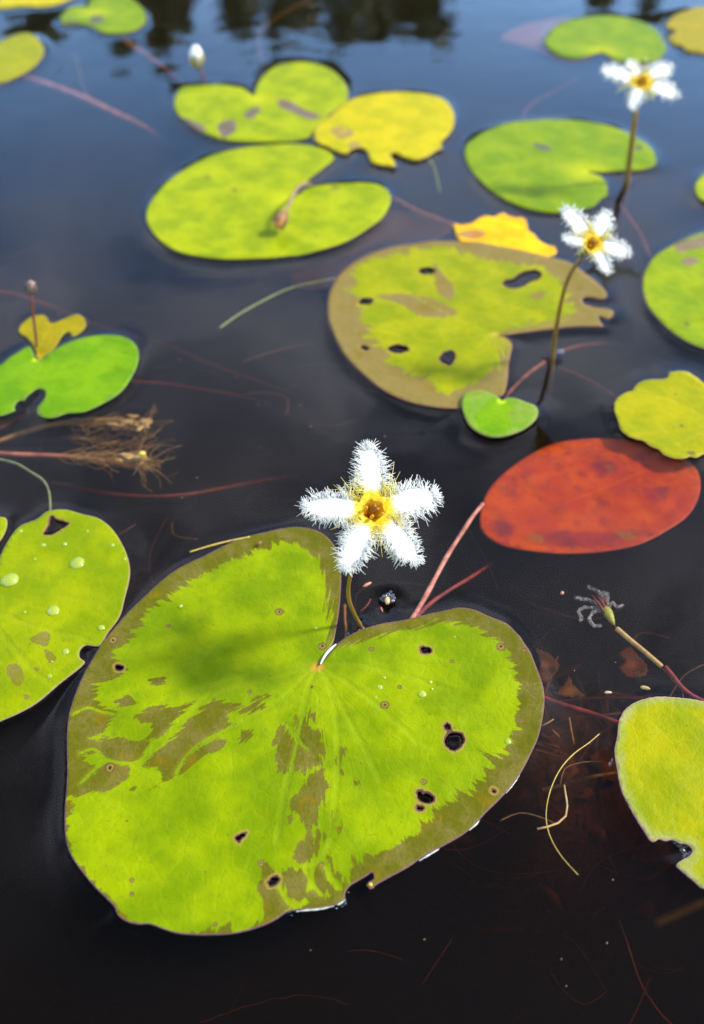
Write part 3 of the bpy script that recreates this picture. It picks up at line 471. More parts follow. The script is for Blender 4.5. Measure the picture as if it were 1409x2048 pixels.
vs = N.n('ShaderNodeVolumeScatter'); vs.inputs['Color'].default_value = (.95, .76, .56, 1); vs.inputs['Density'].default_value = .6; ad = N.n('ShaderNodeAddShader'); N.set(ad.inputs[0], va.outputs[0]); N.set(ad.inputs[1], vs.outputs[0])
N.t.links.new(ad.outputs[0], N.out.inputs['Volume']); watermat = N.m
def lines2(m, o):
    m = m[np.concatenate([[True], np.diff(m) > .0003])]; o = np.array(o); return np.unique(np.concatenate([o[o < m[0]-.01], m, o[o > m[-1]+.01]]))
def add_water():
    xs = np.unique(np.round(np.concatenate([lines(-.37, .37, .0014, []), np.arange(-.105, .13, .0007)]), 5)); xs = lines2(xs, [-40, -12, -4, -1.5, -.7, .7, 1.5, 4, 12, 40]); ys = np.unique(np.round(np.concatenate([lines(.0, .95, .0014, []), np.arange(.06, .27, .0007)]), 5)); ys = lines2(ys, [-6, -1.5, -.4, -.1, 1.2, 1.8, 3, 5, 8, 11])
    def zf(X, Y):
        P = np.column_stack([X.ravel(), Y.ravel()]); z = np.zeros(len(P)); ins = np.zeros(len(P), bool); zin = np.full(len(P), .0012)
        for pol, zz, hol in MEN:
            mn = pol.min(0)-.014; m2 = pol.max(0)+.014
            s = np.where((P[:, 0] > mn[0]) & (P[:, 0] < m2[0]) & (P[:, 1] > mn[1]) & (P[:, 1] < m2[1]))[0]
            if not len(s): continue
            q = P[s]; i = inside(q, pol); d = segdist(q, pol)
            for h in hol:
                b = np.linalg.norm(q-h.mean(0), axis=1) < .02
                if b.any():
                    k = np.where(b)[0]; hi = inside(q[k], h); i[k[hi]] = False
                    d[k[hi]] = np.minimum(d[k[hi]], segdist(q[k[hi]], h))
            up = (zz+.0002)*np.exp(-d/.0040); z[s] = np.where(i, z[s], np.maximum(z[s], up)); ins[s] |= i; zin[s] = np.where(i, np.minimum(zin[s], (zz+.0002)-.0014*np.clip(d/.0022, 0, 1)), zin[s])
        z[ins] = zin[ins]
        for c, h, r in DIMPLES: z += h*np.exp(-((P[:, 0]-c[0])**2+(P[:, 1]-c[1])**2)/(r*r))
        return z.reshape(X.shape)
    V, F, I = grid_mesh(xs, ys, zf)
    n = len(V); ring = list(I[0, :])+list(I[1:, -1])+list(I[-1, -2::-1])+list(I[-2:0:-1, 0]); zb = -6.0
    BV = np.array([[V[r][0], V[r][1], zb] for r in ring]); m = len(ring)
    sides = [[ring[(k+1) % m], ring[k], n+k, n+(k+1) % m] for k in range(m)]
    o = fast_mesh('water', np.vstack([V, BV]), F, sides+[[n+k for k in range(m)][::-1]], watermat); tag(o, kind='structure'); return o
# ------------------------------------------------------------------ flowers
def petal_material(name, white, yellow, tl=.18, tq=.06):
    N = NT(name); u = N.attr('u'); co = N.obj()
    y = N.ss(N.math('ADD', u, N.math('MULTIPLY', N.math('SUBTRACT', N.noise(co, 900, 3), .5), .18)), .30, .10)
    c = N.mix(y, white, yellow); h = N.noise(co, 2200, 3)
    p = N.princ(c, .55, N.bump(h, .3, .0002), **{'Specular IOR Level': .3})
    t = N.n('ShaderNodeBsdfTranslucent'); N.set(t.inputs[0], c); ms = N.n('ShaderNodeMixShader'); ms.inputs[0].default_value = tl
    N.set(ms.inputs[1], p.outputs[0]); N.set(ms.inputs[2], t.outputs[0]); tp = N.n('ShaderNodeBsdfTransparent'); m3 = N.n('ShaderNodeMixShader'); m3.inputs[0].default_value = tq; N.set(m3.inputs[1], ms.outputs[0]); N.set(m3.inputs[2], tp.outputs[0]); N.t.links.new(m3.outputs[0], N.out.inputs[0]); return N.m
M_petal = petal_material('white_petal', (.97, .96, .92, 1), srgb(236, 196, 10))
M_hair = petal_material('white_fringe', (.97, .96, .90, 1), srgb(248, 234, 110), .40, .12)
M_cup = simple_mat('yellow_cup', srgb(236, 178, 0), srgb(248, 210, 10), 420, .5)
M_anther = simple_mat('amber_anther', srgb(188, 128, 10), srgb(214, 160, 14), 1500, .6)
M_pistil = simple_mat('brown_pistil', srgb(120, 66, 14), srgb(160, 96, 20), 1500, .5)
M_stalk = simple_mat('olive_stalk', srgb(104, 78, 22), srgb(134, 98, 30), 500, .38, stretch=(1, 1, .15))
M_stalkred = simple_mat('red_brown_stalk', srgb(110, 52, 46), srgb(132, 74, 58), 500, .4, stretch=(1, 1, .15))
M_sepal = simple_mat('olive_sepal', srgb(120, 110, 30), srgb(140, 100, 40), 900, .5)
M_pinkstem = simple_mat('pink_stem', srgb(186, 122, 100), srgb(138, 78, 66), 260, .5, spec=.2)
M_redstem = simple_mat('crimson_stem', srgb(150, 60, 60), srgb(104, 44, 44), 260, .5, spec=.2)
M_dullred = simple_mat('dull_red_stem', srgb(118, 56, 46), srgb(96, 44, 38), 400, .5, spec=.2)
M_tan = simple_mat('tan_stem', srgb(186, 156, 96), srgb(164, 126, 80), 500, .5, spec=.2)
M_straw = simple_mat('golden_fibre', srgb(196, 168, 70), srgb(170, 140, 60), 800, .5)
M_olive = simple_mat('olive_thread', srgb(120, 124, 70), srgb(96, 98, 60), 800, .5)
M_brown = simple_mat('brown_litter', srgb(112, 80, 48), srgb(76, 54, 34), 700, .8)
M_gold = simple_mat('algae_brown', srgb(186, 152, 84), srgb(140, 112, 70), 900, .8)
DIMPLES = []
CP = Vector((0, 0, CAM_H))
def attr_u(o, u): a = o.data.attributes.new('u', 'FLOAT', 'POINT'); a.data.foreach_set('value', np.asarray(u, np.float32))
def flower(label, center, base, tips, stalk, lean, nh, wfac=.130, group='white star flowers with fringed petals', r_px=5, seed=1, hr=.00008, tube=None):
    rr = random.Random(seed); B = at(base[0], base[1], 0); Y0 = B.y; C = aty(center[0], center[1], Y0); toc = (CP-C).normalized()
    n = (toc+Vector(lean)).normalized(); mmpx = (C-CP).length/FPX
    root = empty('fringed_flower', B); tag(root, label, 'flower', group)
    Ls = []
    for k, tp in enumerate(tips):
        T = atplane(tp[0], tp[1], C, n); d = T-C; L = d.length; Ls.append(L); d.normalize(); s = n.cross(d)
        core = L*.91; r0 = L*.14; W = L*wfac*rr.uniform(.92, 1.08); nu, nv = 22, 8; V = []; F = []; U = []
        ph = rr.uniform(0, 6); bend = rr.uniform(.02, .09)
        def half(u): return W*(.86+.16*math.sin(math.pi*min(u*1.05, 1)))*(1 if u < .66 else math.sqrt(max(0, 1-((u-.66)/.34)**2)))
        def surf(u, v):
            w_ = half(u); x = r0+u*(core-r0)
            h = L*(.045*math.sin(math.pi*min(1, u*1.1))-bend*u*u*.9) - L*.018*v*v*(1-u*.3)+L*.012*math.sin(u*19+ph+v*2)*abs(v)
            return C+d*x+s*(v*w_)+n*h
        for i in range(nu+1):
            for j in range(nv+1): V.append(surf(i/nu, -1+2*j/nv)); U.append(i/nu)
        for i in range(nu):
            for j in range(nv): a = i*(nv+1)+j; F.append((a, a+nv+1, a+nv+2, a+1))
        m0 = len(V); V += [v-n*.00018 for v in V]; U += U
        F += [tuple(q+m0 for q in f)[::-1] for f in F[:nu*nv]]
        po = mesh_obj('petal', V, F, M_petal, root); attr_u(po, U); po['_o'] = list(root['_o'])
        # fringe hairs
        mb = MB(); HU = []
        for q in range(nh):
            side = -1 if q % 2 else 1; t = rr.random()**.85
            layer = rr.random()
            if t < .80: u = t/.80*.93+.0; v = side*(1 if layer < .6 else rr.uniform(.72, .98)); od = s*side*1.0+d*rr.uniform(-.15, .7); hl = L*rr.uniform(.085, .165)*(1.08-.35*u)*(1.25 if u < .3 else 1)
            else: u = rr.uniform(.93, .995); v = rr.uniform(-1, 1); od = d*1.0+s*v*1.1; hl = L*rr.uniform(.06, .115)
            P0 = surf(u, v); od = (od+n*rr.uniform(-.2, .5)+Vector([rr.gauss(0, .24) for _ in range(3)])).normalized()
            cu = Vector([rr.gauss(0, .6) for _ in range(3)])+n*rr.uniform(-.5, .15)
            if u < .25: cu = cu*1.5; hl *= 1.15
            pts = [P0+od*hl*t_+cu*hl*t_*t_*.55+Vector([rr.gauss(0, .02)*hl for _ in range(3)]) for t_ in (0, .25, .5, .75, 1)]
            m = len(mb.V); mb.tube(pts, [hr*1.15, hr*1.05, hr*.95, hr*.85, hr*.6], 3); HU += [u]*(len(mb.V)-m)
        fo = mb.build('fringe', M_hair, po); attr_u(fo, HU)
    L = sum(Ls)/len(Ls); axis = (C-aty(*stalk[-1], Y0)).normalized() if tube is None else tube
    u = n.orthogonal().normalized(); v = n.cross(u)
    prof = [(.015, -.20), (.07, -.19), (.11, -.13), (.14, -.05), (.17, -.01), (.21, .008), (.245, .012), (.24, 0), (.19, -.03), (.17, -.12), (.10, -.24), (.02, -.27)]
    V = []; F = []; sg = 30
    for i, (r, h) in enumerate(prof):
        for k in range(sg):
            a = 2*math.pi*k/sg; rm = r*(1+.10*math.cos(5*a+.7)*(r > .15)+.05*math.sin(9*a)); V.append(C+(u*math.cos(a)+v*math.sin(a))*rm*L+n*(h+.012*math.sin(7*a))*L)
    for i in range(len(prof)-1):
        for k in range(sg): a = i*sg+k; b = i*sg+(k+1) % sg; F.append((a, b, b+sg, a+sg))
    cup = mesh_obj('flower_cup', V, F, M_cup, root); cup['_o'] = list(root['_o'])
    for k in range(5):
        a = 2*math.pi*(k+.5)/5+seed; dd = u*math.cos(a)+v*math.sin(a); mb = MB()
        p0 = C+dd*.07*L-n*.17*L; p1 = C+dd*.12*L+n*.05*L; mb.tube([p0, (p0+p1)/2+dd*.01*L, p1], .014*L, 6)
        q = n.to_track_quat('Z', 'Y'); mb.add(*blob(p1+n*.02*L, .028*L, .028*L, .062*L, k, .1, 8, 6, q.to_matrix()))
        mb.build('stamen', M_anther, root)
    mb = MB(); p0 = C-n*.2*L; p1 = C+n*.09*L+u*.02*L; mb.tube([p0, (p0*.5+p1*.5), p1], [.045*L, .03*L, .022*L], 8)
    for sgn in (-1, 1): mb.add(*blob(p1+v*sgn*.03*L+n*.01*L, .026*L, .035*L, .018*L, 2, .2, 8, 6))
    mb.build('pistil', M_pistil, root)
    # sepals under the cup and the stalk
    S0 = C-n*.30*L
    mb = MB()
    for k in range(5):
        a = 2*math.pi*k/5+.3; dd = u*math.cos(a)+v*math.sin(a); t = dd.cross(n)
        rows = [(0, .03, -.02), (.06, .06, -.01), (.12, .07, .05), (.17, .05, .13), (.19, .008, .22)]; V = []
        for (r, w_, h) in rows: V += [S0+(dd*r-t*w_+n*h)*L, S0+(dd*(r+.015)+n*(h-.01))*L, S0+(dd*r+t*w_+n*h)*L]
        F = []
        for i in range(4): a_ = i*3; F += [(a_, a_+3, a_+4, a_+1), (a_+1, a_+4, a_+5, a_+2)]
        mb.add(V, F)
    mb.add(*blob(S0-n*.0*L, .055*L, .055*L, .08*L, 1, .05, 10, 8, n.to_track_quat('Z', 'Y').to_matrix()))
    mb.build('calyx', M_sepal, root)
    pts = [Vector((B.x+.006, B.y+.012, -.055)), Vector((B.x+.002, B.y+.003, -.02)), B]+[aty(p[0], p[1], Y0) for p in stalk]+[S0-n*.06*L, S0]
    P = smooth_path(pts, .0012); r = r_px*mmpx
    V, F = tube_mesh(P, r*np.linspace(1.15, .8, len(P)), 10); mesh_obj('stalk', V, F, M_stalk, root)
    DIMPLES.append(((B.x, B.y), .0009, .0022)); return root
flower('nearest and largest white five-petalled fringed flower, standing over the big blotched leaf', (747,1021), (722,1252), [(740,880), (886,982), (843,1128), (687,1142), (600,1010)],
       [(711,1232), (700,1205), (697,1180), (702,1150), (713,1120), (726,1085)], (.38, -.0, .75), 440, seed=3, r_px=5.2, hr=.000085)
flower('white fringed flower on a bending stalk in front of the holed leaf', (1184,487), (1106,716), [(1130,408), (1222,418), (1266,505), (1222,548), (1124,474)],
       [(1108,690), (1114,650), (1122,608), (1134,565), (1150,532), (1160,520)], (.45, -.0, .6), 240, wfac=.128, seed=5, r_px=5, hr=.00012)
flower('rear white fringed flower at the top right, in front of the kidney-shaped leaf', (1284,163), (1255,366), [(1203,135), (1256,118), (1348,128), (1362,190), (1264,220)],
       [(1257,340), (1262,300), (1268,255), (1272,225)], (.35, .0, .75), 200, wfac=.14, seed=8, r_px=5.5, hr=.00016)
# white bud, dead bud, seed head
def bud(label, name, cat, base, path, r_px, head, hs, hm, cm, sm, seed=1, tiltdir=None, zs=None):
    B = at(base[0], base[1], 0); Y0 = B.y; root = empty(name, B); tag(root, label, cat)
    pts = [Vector((B.x+.004, B.y+.006, -.03)), B]+[aty(p[0], p[1], Y0) for p in path]; H = aty(head[0], head[1], Y0)
    if zs: pts = [Vector((B.x+.004, B.y+.006, -.03)), B]+[at(p[0], p[1], z) for p, z in zip(path, zs)]; H = at(head[0], head[1], zs[-1])
    mm = (H-CP).length/FPX; P = smooth_path(pts+[H], .0015); V, F = tube_mesh(P, r_px*mm, 8); mesh_obj('stalk', V, F, sm, root)
    dr = (H-pts[-1]).normalized() if tiltdir is None else Vector(tiltdir).normalized(); q = dr.to_track_quat('Z', 'Y').to_matrix()
    mb = MB(); mb.add(*blob(H, hs[0]*mm, hs[0]*mm, hs[1]*mm, seed, .12, 14, 12, q)); mb.build('bud_head', hm, root)
    mb = MB(); u = dr.orthogonal().normalized(); v = dr.cross(u)
    for k in range(5):
        a = 2*math.pi*k/5; dd = u*math.cos(a)+v*math.sin(a); t = dd.cross(dr); W = hs[0]*mm; Hh = hs[1]*mm
        rows = [(.1, .15, -1.05), (.75, .45, -.75), (1.08, .5, -.2), (1.15, .3, .35), (1.0, .05, .8 if cat != 'bud' else .3)]; VV = []
        for (r, w_, h) in rows: VV += [H+dd*r*W-t*w_*W+dr*h*Hh, H+dd*(r+.1)*W+dr*h*Hh, H+dd*r*W+t*w_*W+dr*h*Hh]
        FF = []
        for i in range(4): a_ = i*3; FF += [(a_, a_+3, a_+4, a_+1), (a_+1, a_+4, a_+5, a_+2)]
        mb.add(VV, FF)
    mb.build('sepals', cm, root); return root
M_budwhite = simple_mat('cream_bud', (.85, .86, .78, 1), (.9, .9, .84, 1), 500, .4)
M_deadpetal = simple_mat('withered_petals', srgb(120, 62, 40), srgb(190, 140, 40), 900, .6)
bud('closed white flower bud standing in the blue water at the top left', 'flower_bud', 'bud', (406,152), [(403,143)], 2.2, (393,114), (11, 19), M_budwhite, simple_mat('yellow_green_sepal', srgb(150,130,30), srgb(180,150,40), 500), M_stalkred, 3, (.05, 0, 1))
bud('withered brown flower head nodding over the large round green leaf', 'withered_flower', 'dead flower', (622,374), [(612,368), (598,374), (586,393), (576,414)], 3.4, (562,440), (12, 20), M_deadpetal, simple_mat('purple_brown_sepal', srgb(104,66,52), srgb(150,110,60), 700), simple_mat('pale_brown_stalk', srgb(150,120,76), srgb(130,96,66), 600), 4, zs=[.006, .011, .013, .011, .0075])
bud('thin brown seed head on a stalk above the small torn yellow leaf', 'seed_head', 'seed head', (75,696), [(72,670), (67,630), (64,600)], 2.6, (63,574), (9, 13), simple_mat('grey_brown_seed', srgb(150,124,110), srgb(110,84,74), 900), simple_mat('seed_sepal', srgb(130,104,90), srgb(96,70,60), 900), M_stalkred, 6)
# ------------------------------------------------------------------ stems and threads
def px2m(px, p, z=0): return px*(at(p[0], p[1], z)-CP).length/FPX
stem('pink_runner', 'pale pink stem rising to the red leaf, upper arm of the fork', [(822,1242), (845,1205), (865,1168), (895,1112), (925,1065), (948,1030), (966,1008)], px2m(6, (900,1100)), M_pinkstem, -.0004, tip=.9, sides=10)
stem('crimson_runner', 'crimson stem joining the fork of the pale pink one', [(832,1236), (860,1208), (900,1180), (940,1156), (985,1126)], px2m(6, (900,1180)), M_redstem, [-.0010, -.0014, -.002, -.004, -.008], tip=.6, sides=10)
stem('crimson_runner', 'crimson stem between the big blotched leaf and the lower right leaf', [(1070,1388), (1110,1404), (1160,1420), (1210,1436), (1262,1456)], px2m(6, (1150,1420)), M_redstem, -.006, sides=10, tip=1)
stem('crimson_runner', 'faint dark red stem above the lower right leaf', [(1080,1412), (1150,1400), (1230,1396), (1300,1398)], px2m(4, (1150,1420)), M_dullred, -.016, sides=8, tip=1)
stem('pink_runner', 'long pink stem sloping down under the water from the upper left leaf', [(30,152), (70,162), (120,178), (180,202), (230,226), (292,256), (350,300)], px2m(7, (180,200)), M_pinkstem, [-.003, -.002, -.0015, -.0015, -.002, -.006, -.016])
stem('pink_runner', 'pink stem trailing right from below the top left leaf', [(232,66), (265,92), (305,118), (345,150), (372,176)], px2m(5, (300,110)), M_pinkstem, [-.002, -.002, -.003, -.007, -.014])
stem('pale_thread', 'thin pale thread crossing the pink stem at the upper left', [(150,110), (158,140), (164,168), (178,196), (186,214)], px2m(3, (160,160)), M_olive, -.012)
stem('red_runner', 'long dull red stem curving across the dark water left of the nearest flower', [(60,955), (120,968), (200,985), (280,993), (360,991), (440,978), (520,962), (600,948)], px2m(6, (350,990)), M_dullred, [-.022, -.016, -.010, -.007, -.006, -.009, -.016, -.024])
stem('pink_runner', 'pinkish brown stem ending in brown algae at the left edge', [(-10,905), (40,909), (100,911), (160,915), (220,924), (275,936)], px2m(6, (100,910)), M_pinkstem, [-.002, -.003, -.004, -.005, -.007, -.010], tip=.8, wob=.0002)
stem('tan_runner', 'tan frayed stem just below the bitten green leaf at left', [(-10,885), (40,868), (100,851), (160,843), (220,840), (275,846), (288,858)], px2m(6, (150,845)), M_tan, -.006, tip=1.1, wob=.0003)
stem('pink_runner', 'short pink brown stem emerging under the bite of the green leaf', [(-10,860), (20,846), (50,830), (80,812)], px2m(5, (30,840)), M_pinkstem, -.008)
stem('pale_thread', 'pale green bent thread reaching down to the droplet-covered leaf', [(-10,917), (30,926), (62,944), (88,962), (98,982), (101,1006), (101,1030)], px2m(2.6, (70,950)), M_olive, -.0012, tip=.8)
stem('red_runner', 'faint dark red stem crossing the middle left water', [(-20,580), (40,592), (100,612), (170,640), (240,665), (330,690), (420,728), (520,764), (600,790)], px2m(5, (200,650)), M_dullred, [-.005, -.006, -.010, -.014, -.016, -.016, -.013, -.016, -.024])
stem('red_runner', 'faint red stem right of the bitten green leaf', [(262,764), (330,768), (400,778), (470,790), (540,808)], px2m(5, (350,770)), M_dullred, [-.008, -.010, -.011, -.015, -.022])
stem('pink_runner', 'brownish pink stem from the large round leaf towards the orange leaf scrap', [(770,388), (800,404), (840,424), (880,440), (912,450)], px2m(4.5, (830,420)), M_pinkstem, -.003)
stem('straw', 'fine pale green grass blade curving left of the holed leaf', [(440,656), (480,628), (530,600), (580,577), (640,563), (700,552)], px2m(1.9, (560,590)), M_olive, .0002, tip=.7)
stem('straw', 'golden straw resting against the upper edge of the big blotched leaf', [(380,1104), (420,1092), (460,1082), (500,1074)], px2m(1.8, (440,1090)), M_straw, [.0003, .0006, .0011, .0018], tip=1.2)
stem('golden_fibre', 'long golden hooked fibre between the two lower leaves', [(1199,1468), (1178,1486), (1150,1506), (1124,1534), (1105,1570), (1094,1612), (1094,1650), (1106,1685), (1126,1716), (1157,1750)], px2m(1.15, (1100,1600)), M_straw, -.0004, tip=.7)
stem('pale_fibre', 'short pale curved fibre crossing the golden hooked one', [(1075,1658), (1095,1654), (1117,1646), (1132,1632), (1135,1612), (1131,1585), (1129,1570)], px2m(2.0, (1120,1640)), M_tan, -.0006, tip=.8)
stem('brown_fibre', 'faint brown bent fibre inside the curve of the golden one', [(1205,1524), (1170,1524), (1130,1537), (1124,1552), (1121,1570)], px2m(1.6, (1150,1530)), M_brown, -.004)
stem('yellow_runner', 'dull yellow stem fading beside the lower right leaf', [(1085,1580), (1120,1572), (1160,1560), (1215,1548), (1270,1542)], px2m(5, (1150,1560)), M_gold, [-.010, -.011, -.014, -.017, -.02])
stem('brown_fibre', 'brown thread arching left of the golden fibre hook', [(1000,1642), (1040,1626), (1080,1634), (1112,1648)], px2m(1.8, (1050,1630)), M_brown, -.005)
stem('brown_twig', 'short upright brown twig above the hooked fibre', [(1139,1436), (1143,1460), (1149,1488)], px2m(2.2, (1143,1460)), M_tan, -.012)
stem('brown_twig', 'tiny slanting brown twig beside the margin of the big leaf', [(1084,1452), (1096,1446), (1108,1438)], px2m(2.0, (1096,1446)), M_tan, -.010)
stem('brown_twig', 'small diagonal twig left of the upright brown one', [(1104,1460), (1112,1466), (1120,1474)], px2m(1.8, (1110,1466)), M_tan, -.012)
stem('rust_root', 'thin rust-coloured root wriggling through the bottom right corner', [(1240,1838), (1252,1880), (1268,1930), (1290,1985), (1312,2016), (1345,2052)], px2m(2.2, (1280,1960)), M_dullred, -.014, wob=.0004)
stem('rust_root', 'faint straight rust root low at the left of the bottom dark water', [(845,1968), (870,1930), (890,1900), (905,1878)], px2m(2.0, (880,1920)), M_dullred, -.021)
stem('rust_root', 'dim reddish root curving along the bottom edge', [(400,2046), (470,2020), (540,2000), (620,1990), (700,2010)], px2m(1.4, (560,2000)), M_dullred, -.021, wob=.0005)
stem('tan_thread', 'faint tan thread behind the round green leaf in the blue water', [(1046,238), (1056,215), (1085,195), (1120,176), (1158,156)], px2m(2.6, (1090,190)), M_tan, -.016)
stem('pale_thread', 'pale thread hooked above the two-lobed green leaf', [(640,-10), (590,15), (548,38), (522,60), (518,90), (524,120), (535,140)], px2m(2.6, (530,60)), M_tan, -.016)
stem('pale_thread', 'short pale olive thread hanging below the bright yellow leaf', [(860,318), (868,335), (874,355), (880,384)], px2m(2.0, (870,350)), M_olive, .0002)
stem('red_runner', 'red stem running down right from the rear flower stalk', [(1240,410), (1262,440), (1282,470), (1300,512)], px2m(3.6, (1270,450)), M_redstem, -.003)
stem('red_runner', 'pinkish red stem leaving the middle flower stalk to the right', [(1118,704), (1150,694), (1190,688), (1240,686)], px2m(4, (1160,690)), M_dullred, [-.002, -.003, -.006, -.012])
stem('red_runner', 'pink stem from the middle stalk down towards the tiny green leaf', [(1090,724), (1060,745), (1035,768), (1012,792)], px2m(4.5, (1050,750)), M_pinkstem, -.005)
stem('red_runner', 'dull red stem from the middle stalk towards the ragged yellow leaf', [(1118,735), (1150,748), (1190,768), (1240,800)], px2m(4, (1170,760)), M_dullred, -.007)
stem('olive_blade', 'dim olive blade under the surface near the bottom right corner', [(1306,1850), (1340,1836), (1380,1818), (1440,1792)], px2m(11, (1360,1830)), simple_mat('olive_blade', srgb(90,92,30), srgb(70,72,26), 400), -.036, tip=1)
stem('brown_runner', 'brown stub in the notch of the big blotched leaf', [(690,1210), (690,1235), (692,1262), (690,1290)], px2m(4, (690,1240)), M_tan, -.007)
stem('pink_thread', 'tiny curved pink shoot left of the floating husk', [(722,1222), (732,1214), (738,1206), (742,1198)], px2m(1.8, (730,1210)), M_redstem, -.003)
# submerged seed pod with decayed petals and its stalk
B = at(1262, 1285, -.004); root = empty('submerged_pod', B); tag(root, 'red and yellow spent flower pod under water with ghostly petals, on a tan stalk', 'seed pod')
def seg(name, pts, r, mat, z, sides=10, tp=.9):
    P = smooth_path([at(p[0], p[1], zz) for p, zz in zip(pts, z)], .0012); V, F = tube_mesh(P, r*np.linspace(1, tp, len(P)), sides); return mesh_obj(name, V, F, mat, root)
m1 = px2m(1, (1260, 1290))
seg('stalk', [(1234,1257), (1262,1281), (1295,1308), (1324,1333)], 5.2*m1, M_tan, [-.003]*4)
seg('stalk', [(1331,1333), (1345,1350), (1362,1372), (1385,1391), (1425,1410)], 4.2*m1, M_redstem, [-.003]*5)
seg('thread', [(1228,1249), (1240,1262), (1326,1338), (1345,1360), (1366,1384), (1367,1398)], 1.0*m1, M_brown, [-.0034]*6)
mb = MB(); a = at(1229,1250,-.0035); b = at(1211,1216,-.0035); d = (b-a); P = [a+d*t for t in (0, .2, .45, .75, 1)]; mb.tube(P, [1.5*m1, 5*m1, 8*m1, 10*m1, 7*m1], 12)
mb.build('calyx', simple_mat('yellow_green_calyx', srgb(170,160,40), srgb(130,140,50), 900), root)
for (x0, y0), (x1, y1) in (((1206,1222), (1185,1191)), ((1212,1220), (1195,1190)), ((1216,1219), (1207,1194)), ((1209,1226), (1190,1200))):
    mb = MB(); a = at(x0, y0, -.003); b = at(x1, y1, -.003); mb.tube([a, a*.6+b*.4+Vector((0, 0, .0005)), b], [2.6*m1, 3.2*m1, 1.0*m1], 8); mb.build('sepal', M_dullred, root)
N = NT('ghost_petal'); p = N.princ(srgb(200, 200, 206), .6); t = N.n('ShaderNodeBsdfTransparent'); ms = N.n('ShaderNodeMixShader'); N.set(ms.inputs[0], N.math('MULTIPLY', N.ss(N.noise(N.obj(), 900, 4, .7), .35, .7), .4)); N.set(ms.inputs[1], t.outputs[0]); N.set(ms.inputs[2], p.outputs[0]); N.t.links.new(ms.outputs[0], N.out.inputs[0]); ghost = N.m
for pts in ([(1205,1215), (1178,1200), (1160,1197), (1148,1194)], [(1203,1218), (1170,1215), (1158,1222), (1164,1238), (1160,1241)], [(1206,1222), (1186,1225), (1180,1242), (1190,1252), (1202,1251)], [(1214,1212), (1200,1185), (1182,1176), (1176,1172)], [(1218,1216), (1225,1205), (1236,1215), (1246,1210)], [(1212,1214), (1216,1194), (1206,1184), (1220,1190)]):
    P = smooth_path([at(x, y, -.004) for x, y in pts], .0008); k = np.arange(len(P)); wv = np.column_stack([np.sin(k*1.9), np.cos(k*2.3), 0*k])*.00011
    V, F = tube_mesh(P+wv, 4.0*m1*(.85+.15*np.sin(k*.7)**2), 6); mesh_obj('faded_petal', V, F, ghost, root)
# floating husk with bubbles
N = NT('bubble_glass'); lw = N.n('ShaderNodeLayerWeight'); lw.inputs[0].default_value = .35
g1 = N.n('ShaderNodeBsdfGlossy'); g1.inputs['Roughness'].default_value = .03; t = N.n('ShaderNodeBsdfTransparent'); ms = N.n('ShaderNodeMixShader')
N.set(ms.inputs[0], N.math('MULTIPLY_ADD', lw.outputs['Facing'], .5, .06)); N.set(ms.inputs[1], t.outputs[0]); N.set(ms.inputs[2], g1.outputs[0]); N.t.links.new(ms.outputs[0], N.out.inputs[0]); bubblem = N.m
m1 = px2m(1, (775, 1200)); c = at(775, 1204, .0004); root = empty('floating_husk', c); tag(root, 'tiny tan husk wrapped in bubbles, floating right of the nearest flower stalk', 'husk')
mb = MB(); mb.tube([c+Vector((0, -.0011, .0004)), c+Vector((0, .0002, .0006)), c+Vector((.0001, .0014, .0003))], [3.2*m1, 5.5*m1, 3.5*m1], 10); mb.build('husk_shell', simple_mat('tan_husk', srgb(206,178,110), srgb(190,140,110), 900), root)
mb = MB(); mb.add(*blob(c+Vector((0, .0012, -.0002)), .0023, .0015, .0008, 3, .25)); mb.build('dark_scale', simple_mat('black_scale', srgb(34,32,34), srgb(60,60,66), 1500, .2), root)
for x, y, r in ((769,1192,4), (777,1189,5), (786,1191,4.2), (782,1184,3), (790,1196,3)):
    mb = MB(); mb.add(*blob(at(x, y, .0011), r*m1, r*m1, r*m1*.8, 1, .0, 14, 10)); mb.build('bubble', bubblem, root)
DIMPLES.append(((c.x, c.y), -.0009, .0045))
# bubbles on the water and droplets on the leaves
N = NT('drop_water'); lw = N.n('ShaderNodeLayerWeight'); lw.inputs[0].default_value = .3; t = N.n('ShaderNodeBsdfTransparent'); t.inputs[0].default_value = (.97, .99, .93, 1)
gg = N.n('ShaderNodeBsdfGlossy'); gg.inputs['Roughness'].default_value = .13; df = N.n('ShaderNodeBsdfDiffuse'); df.inputs[0].default_value = (.85, .95, .15, 1)
m1_ = N.n('ShaderNodeMixShader'); m1_.inputs[0].default_value = .16; N.set(m1_.inputs[1], t.outputs[0]); N.set(m1_.inputs[2], df.outputs[0])
m2_ = N.n('ShaderNodeMixShader'); N.set(m2_.inputs[0], N.math('MULTIPLY_ADD', lw.outputs['Fresnel'], .25, .03)); N.set(m2_.inputs[1], m1_.outputs[0]); N.set(m2_.inputs[2], gg.outputs[0]); N.t.links.new(m2_.outputs[0], N.out.inputs[0]); dropm = N.m
def drop(x, y, r, zb, label, name='water_droplet', cat='droplet', group=None, m=None, flat=.55):
    c = at(x, y, zb); rr_ = r*(c-CP).length/FPX; V, F = blob((0, 0, 0), rr_, rr_, rr_*flat, int(x), .07, 18, 7, None, True)
    V = [v+c for v in V]; o = mesh_obj(name, V, F, m or dropm, origin=c); tag(o, label, cat, group)
zl = .0012
